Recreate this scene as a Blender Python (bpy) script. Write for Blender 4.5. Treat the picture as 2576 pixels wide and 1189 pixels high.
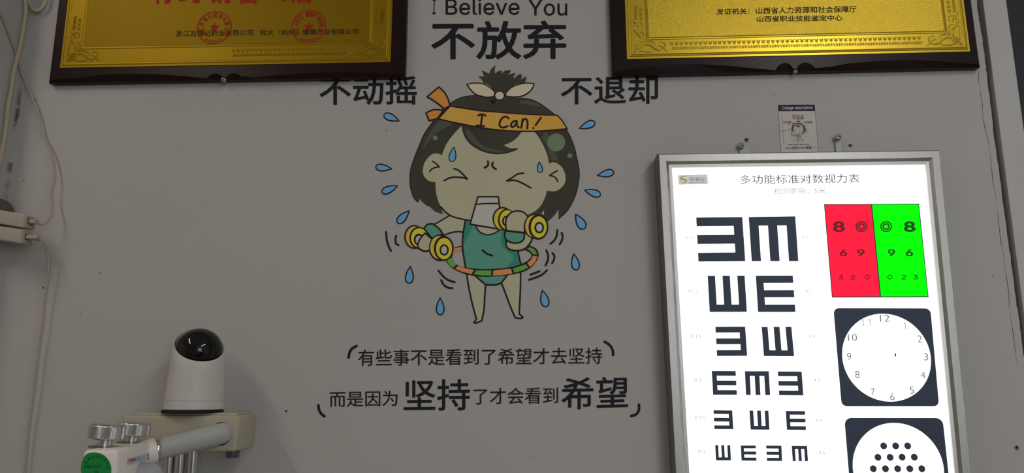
import bpy, bmesh, math, random
from mathutils import Vector, Matrix
from mathutils.geometry import tessellate_polygon

random.seed(7)
for o in list(bpy.data.objects):
    bpy.data.objects.remove(o, do_unlink=True)
scene = bpy.context.scene
COL = scene.collection

# ------------------------------------------------------------------ camera
FW, FH, FPX = 2576.0, 1189.0, 1935.0
CX, CY = FW / 2, FH / 2
PITCH, YAW, ROLL = math.radians(11.25), math.radians(-2.29), math.radians(-0.05)
CAM = Vector((0.0, -1.22, 1.5))
fw = Vector((math.sin(YAW) * math.cos(PITCH), math.cos(YAW) * math.cos(PITCH), math.sin(PITCH)))
r0 = Vector((math.cos(YAW), -math.sin(YAW), 0.0))
u0 = r0.cross(fw)
RT = r0 * math.cos(ROLL) + u0 * math.sin(ROLL)
UP = u0 * math.cos(ROLL) - r0 * math.sin(ROLL)
cd = bpy.data.cameras.new('camera')
cd.sensor_width = 36.0
cd.lens = FPX / FW * 36.0
cd.clip_start = 0.02
cam = bpy.data.objects.new('camera', cd)
COL.objects.link(cam)
rot = Matrix((RT, UP, -fw)).transposed()
cam.matrix_world = Matrix.Translation(CAM) @ rot.to_4x4()
scene.camera = cam

# ------------------------------------------------------------------ world, lights, exposure
scene.view_settings.view_transform = 'Standard'
scene.view_settings.look = 'None'
scene.view_settings.exposure = 0.0
scene.view_settings.gamma = 1.0
scene.view_settings.use_curve_mapping = False
world = bpy.data.worlds.new('world')
scene.world = world
world.use_nodes = True
world.node_tree.nodes['Background'].inputs[0].default_value = (0.75, 0.8, 0.9, 1)
world.node_tree.nodes['Background'].inputs[1].default_value = 0.05


def area(name, loc, target, sx, sy, power, col):
    ld = bpy.data.lights.new(name, 'AREA')
    ld.shape = 'RECTANGLE'
    ld.size, ld.size_y = sx, sy
    ld.energy = power
    ld.color = col
    ob = bpy.data.objects.new(name, ld)
    COL.objects.link(ob)
    ob.location = loc
    d = Vector(target) - Vector(loc)
    ob.rotation_euler = d.to_track_quat('-Z', 'Y').to_euler()
    return ob


# daylight coming in through the window in the rear wall, and the tube lamp under the ceiling
WINDOW_LIGHT = area('window_daylight', (1.45, -3.56, 1.95), (1.45, 0.0, 1.95), 1.3, 1.3, 18.5, (0.88, 0.95, 1.0))
LAMPS = [(-1.25, -1.15, 5.4, (1.0, 0.87, 0.70)), (0.95, -1.62, 9.0, (1.0, 0.96, 0.91))]          # x, y, watts, tint of the two ceiling tube lamps
for lx, ly, lw, lc in LAMPS:
    area('tube_lamp_light', (lx, ly, 2.745), (lx, ly, 0.0), 0.1, 1.1, lw, lc)


# ------------------------------------------------------------------ pixel helpers (frame of the photograph)
def ray(px, py):
    return fw + RT * ((px - CX) / FPX) - UP * ((py - CY) / FPX)


def un(px, py, Y=0.0):
    d = ray(px, py)
    return CAM + d * ((Y - CAM.y) / d.y)


def unx(px, py, X):
    d = ray(px, py)
    return CAM + d * ((X - CAM.x) / d.x)


def und(px, py, dist):
    return CAM + ray(px, py) * dist


# ------------------------------------------------------------------ materials
def s2l(c):
    c = c / 255.0
    return c / 12.92 if c <= 0.04045 else ((c + 0.055) / 1.055) ** 2.4


def obs(r, g, b, k=0.365):
    """surface colour of a thing seen as r, g, b in the dim room"""
    c = [s2l(v) / k for v in (r, g, b)]
    m = max(1.0, max(c) / 0.9)
    return tuple(v / m for v in c)


MATS = {}


def M(name, col=(0.5, 0.5, 0.5), rough=0.5, metal=0.0, var=0.05, vscale=40.0, bump=0.0, bscale=200.0,
      emit=None, estr=0.0, stretch=None, coat=0.0, col2=None, spec=0.16):
    if name in MATS:
        return MATS[name]
    m = bpy.data.materials.new(name)
    m.use_nodes = True
    nt = m.node_tree
    b = nt.nodes['Principled BSDF']
    b.inputs['Roughness'].default_value = rough
    b.inputs['Metallic'].default_value = metal
    b.inputs['Specular IOR Level'].default_value = spec
    b.inputs['Coat Weight'].default_value = coat
    b.inputs['Coat Roughness'].default_value = 0.06
    tc = nt.nodes.new('ShaderNodeTexCoord')
    mp = nt.nodes.new('ShaderNodeMapping')
    if stretch:
        mp.inputs['Scale'].default_value = stretch
    geo = nt.nodes.new('ShaderNodeNewGeometry')
    nt.links.new(geo.outputs['Position'], mp.inputs['Vector'])
    n = nt.nodes.new('ShaderNodeTexNoise')
    n.inputs['Scale'].default_value = vscale
    n.inputs['Detail'].default_value = 4
    nt.links.new(mp.outputs[0], n.inputs['Vector'])
    mix = nt.nodes.new('ShaderNodeMix')
    mix.data_type = 'RGBA'
    c1 = tuple(v * (1 - var) for v in col)
    c2 = tuple(min(1, v * (1 + var)) for v in (col2 or col))
    mix.inputs[6].default_value = (*c1, 1)
    mix.inputs[7].default_value = (*c2, 1)
    nt.links.new(n.outputs['Fac'], mix.inputs[0])
    nt.links.new(mix.outputs[2], b.inputs['Base Color'])
    if bump > 0:
        n2 = nt.nodes.new('ShaderNodeTexNoise')
        n2.inputs['Scale'].default_value = bscale
        n2.inputs['Detail'].default_value = 3
        nt.links.new(mp.outputs[0], n2.inputs['Vector'])
        bp = nt.nodes.new('ShaderNodeBump')
        bp.inputs['Strength'].default_value = bump
        bp.inputs['Distance'].default_value = 0.002
        nt.links.new(n2.outputs['Fac'], bp.inputs['Height'])
        nt.links.new(bp.outputs[0], b.inputs['Normal'])
    if emit:
        b.inputs['Emission Color'].default_value = (*emit, 1)
        b.inputs['Emission Strength'].default_value = estr
    MATS[name] = m
    return m


def wall_material():
    m = M('wall_plaster', (0.525, 0.508, 0.492), 0.85, var=0.035, vscale=2.5, bump=0.12, bscale=120, spec=0.2)
    nt = m.node_tree
    b = nt.nodes['Principled BSDF']
    src = b.inputs['Base Color'].links[0].from_socket
    geo = nt.nodes.new('ShaderNodeNewGeometry')
    sep = nt.nodes.new('ShaderNodeSeparateXYZ')
    nt.links.new(geo.outputs['Position'], sep.inputs[0])

    def math_node(op, a, bb=None, clamp=False):
        nd = nt.nodes.new('ShaderNodeMath')
        nd.operation = op
        nd.use_clamp = clamp
        for i, v in enumerate((a, bb)):
            if v is None:
                continue
            if isinstance(v, (int, float)):
                nd.inputs[i].default_value = v
            else:
                nt.links.new(v, nd.inputs[i])
        return nd.outputs[0]
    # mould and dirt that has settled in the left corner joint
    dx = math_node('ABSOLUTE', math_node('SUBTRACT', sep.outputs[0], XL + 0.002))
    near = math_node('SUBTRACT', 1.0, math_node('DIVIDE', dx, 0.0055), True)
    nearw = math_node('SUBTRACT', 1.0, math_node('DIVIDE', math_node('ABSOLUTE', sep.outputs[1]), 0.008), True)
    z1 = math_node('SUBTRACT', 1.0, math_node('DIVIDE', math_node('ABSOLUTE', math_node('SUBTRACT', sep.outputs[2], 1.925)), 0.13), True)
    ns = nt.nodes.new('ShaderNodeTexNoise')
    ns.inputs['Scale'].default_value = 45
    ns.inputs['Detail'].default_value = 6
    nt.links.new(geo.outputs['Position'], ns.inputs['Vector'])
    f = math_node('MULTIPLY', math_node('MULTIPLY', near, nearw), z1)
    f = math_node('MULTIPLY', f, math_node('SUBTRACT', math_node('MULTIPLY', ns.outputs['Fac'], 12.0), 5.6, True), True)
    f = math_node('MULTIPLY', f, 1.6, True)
    # faint scattered smudges
    n3 = nt.nodes.new('ShaderNodeTexNoise')
    n3.inputs['Scale'].default_value = 26
    n3.inputs['Detail'].default_value = 2
    nt.links.new(geo.outputs['Position'], n3.inputs['Vector'])
    sm = math_node('MULTIPLY', math_node('SUBTRACT', math_node('MULTIPLY', n3.outputs['Fac'], 8.0), 5.7, True), 0.18)
    f = math_node('MAXIMUM', f, sm)
    mx = nt.nodes.new('ShaderNodeMix')
    mx.data_type = 'RGBA'
    nt.links.new(f, mx.inputs[0])
    nt.links.new(src, mx.inputs[6])
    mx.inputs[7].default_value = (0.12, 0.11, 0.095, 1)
    nt.links.new(mx.outputs[2], b.inputs['Base Color'])
    return m


# ------------------------------------------------------------------ mesh helpers
def tag(o, label=None, cat=None, group=None, kind=None):
    if label:
        o['label'] = label
    if cat:
        o['category'] = cat
    if group:
        o['group'] = group
    if kind:
        o['kind'] = kind
    return o


def thing(name, loc, label, cat, group=None):
    e = bpy.data.objects.new(name, None)
    e.empty_display_size = 0.02
    e.location = loc
    COL.objects.link(e)
    return tag(e, label, cat, group)


def root_of(p):
    m = Matrix.Identity(4)
    while p is not None:
        m = Matrix.Translation(p.location) @ m
        p = p.parent
    return m


def link(name, me, loc, parent=None):
    o = bpy.data.objects.new(name, me)
    COL.objects.link(o)
    if parent is not None:
        o.parent = parent
        # positions are stored relative to the parent, all parents are unrotated
        q, off = parent, Vector((0, 0, 0))
        while q is not None:
            off += Vector(q.location)
            q = q.parent
        o.location = Vector(loc) - off
    else:
        o.location = loc
    return o


def mk(name, verts, faces, mat, parent=None, smooth=False, angle=None):
    xs = [v[0] for v in verts]
    ys = [v[1] for v in verts]
    zs = [v[2] for v in verts]
    c = Vector(((min(xs) + max(xs)) / 2, (min(ys) + max(ys)) / 2, (min(zs) + max(zs)) / 2))
    me = bpy.data.meshes.new(name)
    me.from_pydata([Vector(v) - c for v in verts], [], faces)
    bm = bmesh.new()
    bm.from_mesh(me)
    bmesh.ops.recalc_face_normals(bm, faces=bm.faces)
    if angle is not None:
        for f in bm.faces:
            f.smooth = True
        for e in bm.edges:
            if len(e.link_faces) == 2 and e.calc_face_angle(0) > angle:
                e.smooth = False
    elif smooth:
        for f in bm.faces:
            f.smooth = True
    bm.to_mesh(me)
    bm.free()
    me.materials.append(mat)
    return link(name, me, c, parent)


class MB:
    """collects vertices and faces of one mesh"""

    def __init__(self):
        self.v = []
        self.f = []

    def add(self, vs, fs):
        k = len(self.v)
        self.v += [Vector(v) for v in vs]
        self.f += [tuple(i + k for i in f) for f in fs]
        return self

    def build(self, name, mat, parent=None, smooth=False, angle=None):
        return mk(name, self.v, self.f, mat, parent, smooth, angle)


def box_data(x0, x1, y0, y1, z0, z1):
    v = [(x, y, z) for z in (z0, z1) for y in (y0, y1) for x in (x0, x1)]
    f = [(0, 2, 3, 1), (4, 5, 7, 6), (0, 1, 5, 4), (2, 6, 7, 3), (0, 4, 6, 2), (1, 3, 7, 5)]
    return v, f


def rbox(name, corners, bevel, mat, parent=None, seg=3):
    """bevelled hexahedron from 8 corners ordered as in box_data"""
    bm = bmesh.new()
    vs = [bm.verts.new(c) for c in corners]
    for f in [(0, 2, 3, 1), (4, 5, 7, 6), (0, 1, 5, 4), (2, 6, 7, 3), (0, 4, 6, 2), (1, 3, 7, 5)]:
        bm.faces.new([vs[i] for i in f])
    bmesh.ops.recalc_face_normals(bm, faces=bm.faces)
    bmesh.ops.bevel(bm, geom=list(bm.edges), offset=bevel, segments=seg, affect='EDGES', profile=0.5)
    verts = [v.co.copy() for v in bm.verts]
    bm.verts.index_update()
    faces = [tuple(v.index for v in f.verts) for f in bm.faces]
    bm.free()
    return mk(name, verts, faces, mat, parent, angle=math.radians(40))


def crom(pts, n=6):
    """Catmull-Rom through open list"""
    if len(pts) < 3:
        return list(pts)
    out = []
    P = [(2 * pts[0][0] - pts[1][0], 2 * pts[0][1] - pts[1][1])] + list(pts) + [
        (2 * pts[-1][0] - pts[-2][0], 2 * pts[-1][1] - pts[-2][1])]
    for i in range(1, len(P) - 2):
        p0, p1, p2, p3 = P[i - 1], P[i], P[i + 1], P[i + 2]
        for k in range(n):
            t = k / n
            out.append(tuple(0.5 * (2 * p1[j] + (p2[j] - p0[j]) * t + (2 * p0[j] - 5 * p1[j] + 4 * p2[j] - p3[j]) * t * t
                                    + (3 * p1[j] - p0[j] - 3 * p2[j] + p3[j]) * t ** 3) for j in (0, 1)))
    out.append(pts[-1])
    return out


def crom3(pts, n=6):
    out = []
    P = [pts[0] * 2 - pts[1]] + list(pts) + [pts[-1] * 2 - pts[-2]]
    for i in range(1, len(P) - 2):
        p0, p1, p2, p3 = P[i - 1:i + 3]
        for k in range(n):
            t = k / n
            out.append(0.5 * (2 * p1 + (p2 - p0) * t + (2 * p0 - 5 * p1 + 4 * p2 - p3) * t * t + (3 * p1 - p0 - 3 * p2 + p3) * t ** 3))
    out.append(pts[-1])
    return out


def curves(*subs):
    """closed loop from smooth sub-curves; corners where sub-curves meet"""
    out = []
    for s in subs:
        c = crom(s)
        for p in c:
            if not out or (abs(out[-1][0] - p[0]) + abs(out[-1][1] - p[1])) > 0.05:
                out.append(p)
    if abs(out[0][0] - out[-1][0]) + abs(out[0][1] - out[-1][1]) < 0.05:
        out.pop()
    return out


ident = lambda p: p


def prism_data(loop, Y, th, mp=ident):
    q = [mp(p) for p in loop]
    front = [un(p[0], p[1], Y - th) for p in q]
    n = len(front)
    back = [Vector((v.x, Y, v.z)) for v in front]
    tris = tessellate_polygon([[Vector((v.x, v.z, 0)) for v in front]])
    faces = [tuple(t) for t in tris] + [(i, (i + 1) % n, n + (i + 1) % n, n + i) for i in range(n)]
    return front + back, faces


def prism(name, loop, Y, th, mat, parent=None):
    v, f = prism_data(loop, Y, th)
    return mk(name, v, f, mat, parent)


def ell(cx, cy, rx, ry, n=40, rotd=0.0):
    a = math.radians(rotd)
    out = []
    for i in range(n):
        t = 2 * math.pi * i / n
        x, y = rx * math.cos(t), ry * math.sin(t)
        out.append((cx + x * math.cos(a) - y * math.sin(a), cy + x * math.sin(a) + y * math.cos(a)))
    return out


def stroke_data(mb, subs, w, Y, th, mp=ident):
    """round-ended ribbon strokes; subs = list of smooth open curves"""
    th0 = th
    for si, s in enumerate(subs):
        th = th0 + si * 1.2e-5
        c = crom(s) if len(s) > 2 else list(s)
        L, R = [], []
        for i, p in enumerate(c):
            a = c[max(0, i - 1)]
            b = c[min(len(c) - 1, i + 1)]
            dx, dy = b[0] - a[0], b[1] - a[1]
            l = math.hypot(dx, dy) or 1
            nx, ny = -dy / l * w / 2, dx / l * w / 2
            L.append((p[0] + nx, p[1] + ny))
            R.append((p[0] - nx, p[1] - ny))
        # caps
        def cap(p, q):
            ang = math.atan2(p[1] - q[1], p[0] - q[0])
            return [(p[0] + w / 2 * math.cos(ang + t), p[1] + w / 2 * math.sin(ang + t)) for t in
                    (-math.pi / 3, 0 - math.pi / 7, math.pi / 7, math.pi / 3)]
        n = len(c)
        pts = L + R
        fr = [un(*mp(p), Y - th) for p in pts]
        bk = [Vector((v.x, Y, v.z)) for v in fr]
        fs = []
        for i in range(n - 1):
            fs.append((i, i + 1, n + i + 1, n + i))
            fs.append((i, i + 1, 2 * n + i + 1, 2 * n + i))
            fs.append((n + i, n + i + 1, 3 * n + i + 1, 3 * n + i))
        mb.add(fr + bk, fs)
        for (p, q) in ((c[0], c[1]), (c[-1], c[-2])):
            loop = ell(p[0], p[1], w / 2, w / 2, 12)
            v, f = prism_data(loop, Y, th + 6e-6, mp)
            mb.add(v, f)
    return mb


def stroke(name, subs, w, Y, th, mat, parent=None):
    return stroke_data(MB(), subs, w, Y, th).build(name, mat, parent)


def bilin(q, s, t):
    """q = BL, BR, TL, TR pixels"""
    bl, br, tl, tr = q
    return tuple((bl[i] * (1 - s) + br[i] * s) * (1 - t) + (tl[i] * (1 - s) + tr[i] * s) * t for i in (0, 1))


def quad4(q):
    q = list(q)
    if len(q) == 3:
        bl, br, tl = q
        q.append((br[0] + tl[0] - bl[0], br[1] + tl[1] - bl[1]))
    return q


GLY = {}
FONTS = {}


def font(name):
    if name is None:
        return None
    if name not in FONTS:
        FONTS[name] = None
        try:
            import os
            p = os.path.join(bpy.utils.system_resource('DATAFILES', path='fonts'), name)
            if os.path.exists(p):
                FONTS[name] = bpy.data.fonts.load(p)
        except Exception:
            pass
    return FONTS[name]


def glyph(text, off=0.0, fnt=None, res=3):
    key = (text, round(off, 4), fnt)
    if key in GLY:
        return GLY[key]
    c = bpy.data.curves.new('tmp_text', 'FONT')
    c.body = text
    c.size = 1.0
    c.offset = 0.0
    c.resolution_u = res
    fo = font(fnt)
    if fo:
        c.font = fo
    o = bpy.data.objects.new('tmp_text', c)
    COL.objects.link(o)
    bpy.context.view_layer.update()
    dg = bpy.context.evaluated_depsgraph_get()
    me = bpy.data.meshes.new_from_object(o.evaluated_get(dg))
    v = [(p.co.x, p.co.y) for p in me.vertices]
    f = [tuple(p.vertices) for p in me.polygons]
    bpy.data.meshes.remove(me)
    bpy.data.objects.remove(o, do_unlink=True)
    bpy.data.curves.remove(c)
    if off > 0.001:
        V, F = [], []
        for k in range(9):
            dx, dy = (0, 0) if k == 8 else (off * math.cos(k * math.pi / 4), off * math.sin(k * math.pi / 4))
            F += [tuple(i + len(V) for i in g) for g in f]
            V += [(p[0] + dx, p[1] + dy, k + 1) for p in v]
        v, f = V, F
    GLY[key] = (v, f)
    return GLY[key]


def flat_solid(v2, f2, place, mb):
    """solid glyph: place(x, y, front) -> Vector"""
    n = len(v2)
    fr = [place(p[0], p[1], True) for p in v2]
    bk = [place(p[0], p[1], False) for p in v2]
    for i, p in enumerate(v2):          # emboldened copies are stacked a few microns apart
        if len(p) > 2:
            fr[i] = fr[i] + (fr[i] - bk[i]).normalized() * (p[2] * 8e-6)
    cnt = {}
    for f in f2:
        for i in range(len(f)):
            a, b = f[i], f[(i + 1) % len(f)]
            k = (min(a, b), max(a, b))
            cnt[k] = cnt.get(k, 0) + 1
    fs = list(f2) + [(a, b, b + n, a + n) for (a, b), c in cnt.items() if c == 1]
    mb.add(fr + bk, fs)


def text_px(name, text, q, Y, th, mat, parent=None, off=0.0, fnt=None, per_char=False, mp=ident, joinmb=None):
    """text whose ink box fills the quad q (pixels in the photo, on plane Y)"""
    q = quad4(q)
    items = []
    if per_char or len(text) == 1:
        for i, ch in enumerate(text):
            v, f = glyph(ch, off, fnt)
            items.append(([(p[0] + i * 1.0,) + tuple(p[1:]) for p in v], f))
    else:
        items.append(glyph(text, off, fnt))
    xs = [p[0] for v, f in items for p in v]
    ys = [p[1] for v, f in items for p in v]
    x0, x1, y0, y1 = min(xs), max(xs), min(ys), max(ys)

    def place(x, y, front):
        p = mp(bilin(q, (x - x0) / (x1 - x0), (y - y0) / (y1 - y0)))
        a = un(p[0], p[1], Y - th)
        return a if front else Vector((a.x, Y, a.z))
    res = []
    for v, f in items:
        mb = joinmb if joinmb is not None else MB()
        flat_solid(v, f, place, mb)
        if joinmb is None:
            res.append(mb.build(name, mat, parent))
    return res


def qbox(x0, y0, x1, y1, lean=0.0, sl=0.0):
    """ink box as quad: lean = x shift of the bottom edge, sl = y rise at the right"""
    return [(x0 + lean, y1), (x1 + lean, y1 - sl), (x0, y0), (x1, y0 - sl)]


def tube_data(mb, pts, r, n=10):
    rs = r if isinstance(r, (list, tuple)) else [r] * len(pts)
    t0 = (pts[1] - pts[0]).normalized()
    a = Vector((0, 0, 1)) if abs(t0.z) < 0.9 else Vector((1, 0, 0))
    nrm = t0.cross(a).normalized()
    vs, fs = [], []
    m = len(pts)
    for i in range(m):
        t = (pts[min(m - 1, i + 1)] - pts[max(0, i - 1)]).normalized()
        nrm = (nrm - t * nrm.dot(t)).normalized()
        bn = t.cross(nrm)
        for k in range(n):
            an = 2 * math.pi * k / n
            vs.append(pts[i] + (nrm * math.cos(an) + bn * math.sin(an)) * rs[i])
    for i in range(m - 1):
        for k in range(n):
            fs.append((i * n + k, i * n + (k + 1) % n, (i + 1) * n + (k + 1) % n, (i + 1) * n + k))
    fs.append(tuple(range(n)))
    fs.append(tuple((m - 1) * n + k for k in range(n)))
    mb.add(vs, fs)
    return mb


def lathe_data(mb, prof, base, axis=Vector((0, 0, 1)), n=40, caps=True):
    """prof = [(r, h)...] around axis from base"""
    axis = axis.normalized()
    a = Vector((0, 1, 0)) if abs(axis.y) < 0.9 else Vector((1, 0, 0))
    e1 = axis.cross(a).normalized()
    e2 = axis.cross(e1)
    vs, fs = [], []
    m = len(prof)
    for r, h in prof:
        for k in range(n):
            t = 2 * math.pi * k / n
            vs.append(base + axis * h + (e1 * math.cos(t) + e2 * math.sin(t)) * max(r, 1e-5))
    for i in range(m - 1):
        for k in range(n):
            fs.append((i * n + k, i * n + (k + 1) % n, (i + 1) * n + (k + 1) % n, (i + 1) * n + k))
    if caps:
        fs.append(tuple(range(n)))
        fs.append(tuple((m - 1) * n + k for k in range(n)))
    mb.add(vs, fs)
    return mb


# ------------------------------------------------------------------ the setting
XL = sum(un(x, y).x for x, y in ((59, 118), (49.5, 200), (42.4, 288), (30.3, 381), (16.1, 498))) / 5
XP = un(2548, 150).x          # right edge of the white trim board
CRACK = [(2454, -40), (2459, 30), (2466, 65), (2471, 90), (2474, 120), (2479, 160), (2484, 200), (2490, 250), (2496, 300),
         (2502, 360), (2513, 430), (2519, 480), (2533, 590), (2547, 680), (2557, 760), (2564, 800), (2571, 860), (2580, 930), (2594, 1060)]
H = 2.9
WALL = wall_material()
crk = []
for i, p in enumerate(CRACK):
    v = un(*p)
    crk.append((v.x, v.z))
    if i < len(CRACK) - 1:
        nv = un(*CRACK[i + 1])
        for k in range(1, 5):
            t = k / 5
            crk.append((v.x * (1 - t) + nv.x * t + random.uniform(-.0012, .0012), v.z * (1 - t) + nv.z * t))
XC = sum(c[0] for c in crk) / len(crk)
crk = [(0.35 * XC + 0.65 * c[0], c[1]) for c in crk]
outline = [(XL - 0.3, 0), (XC, 0)] + [(x, z) for x, z in sorted(crk, key=lambda c: c[1])] + [(XC, H), (XL - 0.3, H)]
n = len(outline)
tri = tessellate_polygon([[Vector((x, z, 0)) for x, z in outline]])
wb = mk('wall_back', [(x, 0, z) for x, z in outline] + [(x, 0.12, z) for x, z in outline],
        [tuple(t) for t in tri] + [tuple(i + n for i in t) for t in tri] + [(i, (i + 1) % n, n + (i + 1) % n, n + i) for i in range(n)], WALL)
tag(wb, kind='structure')
# hairline crack in the plaster
hair = [(2460.4, 168), (2461.7, 202), (2466.7, 235), (2471.8, 273), (2473.5, 300), (2487, 360), (2495, 427), (2504.6, 490),
        (2515.7, 589), (2525, 641), (2538, 737), (2542, 800), (2551, 853), (2560, 920)]
hz = []
for a, b in zip(hair[:-1], hair[1:]):
    hz.append(a)
    hz.append(((a[0] + b[0]) / 2 + random.uniform(-1.5, 1.5), (a[1] + b[1]) / 2))
hz.append(hair[-1])
mb = MB()
for i in range(len(hz) - 1):
    a, b = hz[i], hz[i + 1]
    wd = 0.55 + 0.35 * math.sin(i * 1.7)
    v, f = prism_data([(a[0] - wd, a[1]), (b[0] - wd, b[1]), (b[0] + wd, b[1]), (a[0] + wd, a[1])], 0.0, 0.0002)
    mb.add(v, f)
mb.build('crack', M('crack_dark', (0.16, 0.15, 0.14), 0.9), wb)

pier = mk('wall_left', *box_data(XL - 0.5, XL, -0.075, 0.0, 0, H), WALL)
tag(pier, kind='structure')
DARK = M('dark_gap', (0.03, 0.03, 0.033), 0.9)
XT0 = max(c[0] for c in crk) + 0.0056
trimM = M('white_trim_paint', (0.56, 0.545, 0.535), 0.55, var=0.03, vscale=6, bump=0.05, bscale=60)
tr = rbox('trim_1', box_data(XT0, XP, -0.004, 0.10, 0, H)[0], 0.0012, trimM)
tag(tr, kind='structure')
dr = mk('door_1', *box_data(XP + 0.002, XP + 0.95, 0.045, 0.085, 0.01, 2.25), M('dark_door', obs(34, 36, 38), 0.6, var=0.1, vscale=12, bump=0.08, bscale=80))
tag(dr, kind='structure')
tag(mk('wall_front_right', *box_data(XP + 0.002, XP + 1.9, 0.10, 0.16, 0, H), M('dark_gap')), kind='structure')
mk_floor = mk('floor', *box_data(-2.3, 2.9, -3.7, 0.2, -0.1, 0.0), M('floor_tile', (0.42, 0.38, 0.34), 0.35, var=0.08, vscale=5))
tag(mk_floor, kind='structure')
tag(mk('ceiling', *box_data(-2.3, 2.9, -3.7, 0.2, H, H + 0.1), M('ceiling_paint', (0.78, 0.77, 0.75), 0.9)), kind='structure')
tag(mk('wall_right', *box_data(2.8, 2.9, -3.7, 0.1, 0, H), M('room_paint', (0.62, 0.60, 0.58), 0.9)), kind='structure')
tag(mk('wall_west', *box_data(-2.3, -2.2, -3.7, 0.0, 0, H), M('room_paint')), kind='structure')
tag(mk('wall_back_left', *box_data(-2.2, XL - 0.3, 0.0, 0.1, 0, H), M('room_paint')), kind='structure')
mb = MB()
WX0, WX1, WZ0, WZ1 = 0.75, 2.15, 1.25, 2.65
for b in ((-2.2, WX0, 0, H), (WX1, 2.8, 0, H), (WX0, WX1, 0, WZ0), (WX0, WX1, WZ1, H)):
    mb.add(*box_data(b[0], b[1], -3.7, -3.6, b[2], b[3]))
tag(mb.build('wall_rear', M('room_paint')), kind='structure')
mb = MB()
for b in ((WX0, WX0 + .05, WZ0, WZ1), (WX1 - .05, WX1, WZ0, WZ1), (WX0, WX1, WZ0, WZ0 + .05), (WX0, WX1, WZ1 - .05, WZ1)):
    mb.add(*box_data(b[0], b[1], -3.66, -3.61, b[2], b[3]))
tag(mb.build('window_1', M('window_frame_paint', (0.75, 0.75, 0.74), 0.4)), kind='structure')
# ceiling tube lamps
for (lx, ly, lw, lc), where in zip(LAMPS, ('left', 'right')):
    lt = thing('tube_lamp', (lx, ly, H), 'white ceiling tube lamp out of view on the %s' % where, 'lamp', 'ceiling tube lamps')
    mk('housing', *box_data(lx - .05, lx + .05, ly - .6, ly + .6, 2.80, H), M('window_frame_paint'), lt)
    mb = MB()
    tube_data(mb, [Vector((lx, ly - .55, 2.778)), Vector((lx, ly + .55, 2.778))], 0.014, 12)
    mb.build('tube', M('tube_glow', (0.9, 0.9, 0.9), 0.4, emit=(1, 0.95, 0.88), estr=5.0), lt)

# ------------------------------------------------------------------ wall lettering
INK = M('black_vinyl', obs(24, 24, 28), 0.5, spec=0.08, var=0.08, vscale=30)
TH = 0.0006


def phrase(text, q, label, off=0.012, fnt=None, per_char=True, words=None):
    c = un(*quad4(q)[0])
    t = thing('wall_lettering', c, label, 'lettering', 'black vinyl wall lettering')
    if words:
        for w, wq in words:
            text_px('word', w, wq, 0, TH, INK, t, off, fnt)
    else:
        text_px('character', text, q, 0, TH, INK, t, off, fnt, True)
    return t


SANS = 'Inter.woff2'
WORDS_EN = [('I', qbox(1089, -3, 1096, 35.5, -1)), ('Believe', qbox(1121, -3.5, 1307, 37.3)), ('You', qbox(1329.5, -1, 1427, 39.2))]
Q_BFQ = [(1085, 149.5), (1424.5, 148), (1085, 52.5), (1424.5, 51)]
Q_BDY = [(804, 264), (1048.5, 262.5), (804, 192), (1048.5, 190.5)]
Q_BTQ = [(1411, 262.5), (1655.5, 261), (1411, 191), (1655.5, 189.5)]
Q_L1 = [(901, 920), (1514.5, 914.5), (901, 879), (1514.5, 873.5)]
Q_L2A = [(829, 1023), (1000, 1020.5), (829, 984), (1000, 981.5)]
Q_L2B = [(1015.5, 1033.5), (1182, 1031.5), (1015.5, 955), (1182, 952)]
Q_L2C = [(1190.5, 1017), (1404, 1014), (1190.5, 976), (1404, 973)]
Q_L2D = [(1412.5, 1030), (1580, 1025), (1412.5, 949.5), (1580, 946)]
phrase('I Believe You', Q_BFQ, 'thin black Latin lettering reading I Believe You at the top of the wall', 0.004, SANS, words=WORDS_EN)
phrase('不放弃', Q_BFQ, 'large bold black characters 不放弃 just above the cartoon girl\'s topknot', 0.017)
phrase('不动摇', Q_BDY, 'bold black characters 不动摇 partly under the corner of the left plaque', 0.013)
phrase('不退却', Q_BTQ, 'bold black characters 不退却 just under the corner of the right plaque', 0.013)
phrase('有些事不是看到了希望才去坚持', Q_L1, 'long upper line of small black characters below the cartoon girl\'s feet', 0.004)
phrase('而是因为', Q_L2A, 'small black characters 而是因为 starting the lowest line of lettering', 0.004)
phrase('坚持', Q_L2B, 'large bold black characters 坚持 in the lowest line of lettering', 0.011)
phrase('了才会看到', Q_L2C, 'small black characters 了才会看到 between the two large pairs in the lowest line', 0.004)
phrase('希望', Q_L2D, 'large bold black characters 希望 ending the lowest line beside the light box', 0.011)


def cr(ox, oy, s):
    def fn(*pts):
        return [(ox + x / s, oy + y / s) for x, y in pts]
    return fn


A_ = cr(920, 150, 4.756)
B_ = cr(1200, 150, 4.7556)
C_ = cr(920, 350, 4.403)
D_ = cr(1200, 350, 4.403)
E_ = cr(960, 480, 4.247)
F_ = cr(1150, 480, 4.2455)
G_ = cr(1000, 640, 5.945)
T_ = cr(780, 830, 2.995)

for pts, lab in ((T_((350, 118), (315, 140), (297, 170), (290, 205)), 'upper left of the four short black bracket arcs around the bottom lettering'),
                 (T_((2220, 87), (2255, 110), (2280, 150), (2283, 187)), 'upper right of the four short black bracket arcs around the bottom lettering'),
                 (T_((62, 565), (68, 600), (85, 630), (108, 648)), 'lower left of the four short black bracket arcs around the bottom lettering'),
                 (T_((2478, 560), (2478, 600), (2455, 635), (2420, 645)), 'lower right of the four short black bracket arcs around the bottom lettering')):
    tag(stroke('bracket_arc', [pts], 6.4, 0, TH, INK), lab, 'bracket', 'bracket arcs around the bottom lettering')

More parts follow.
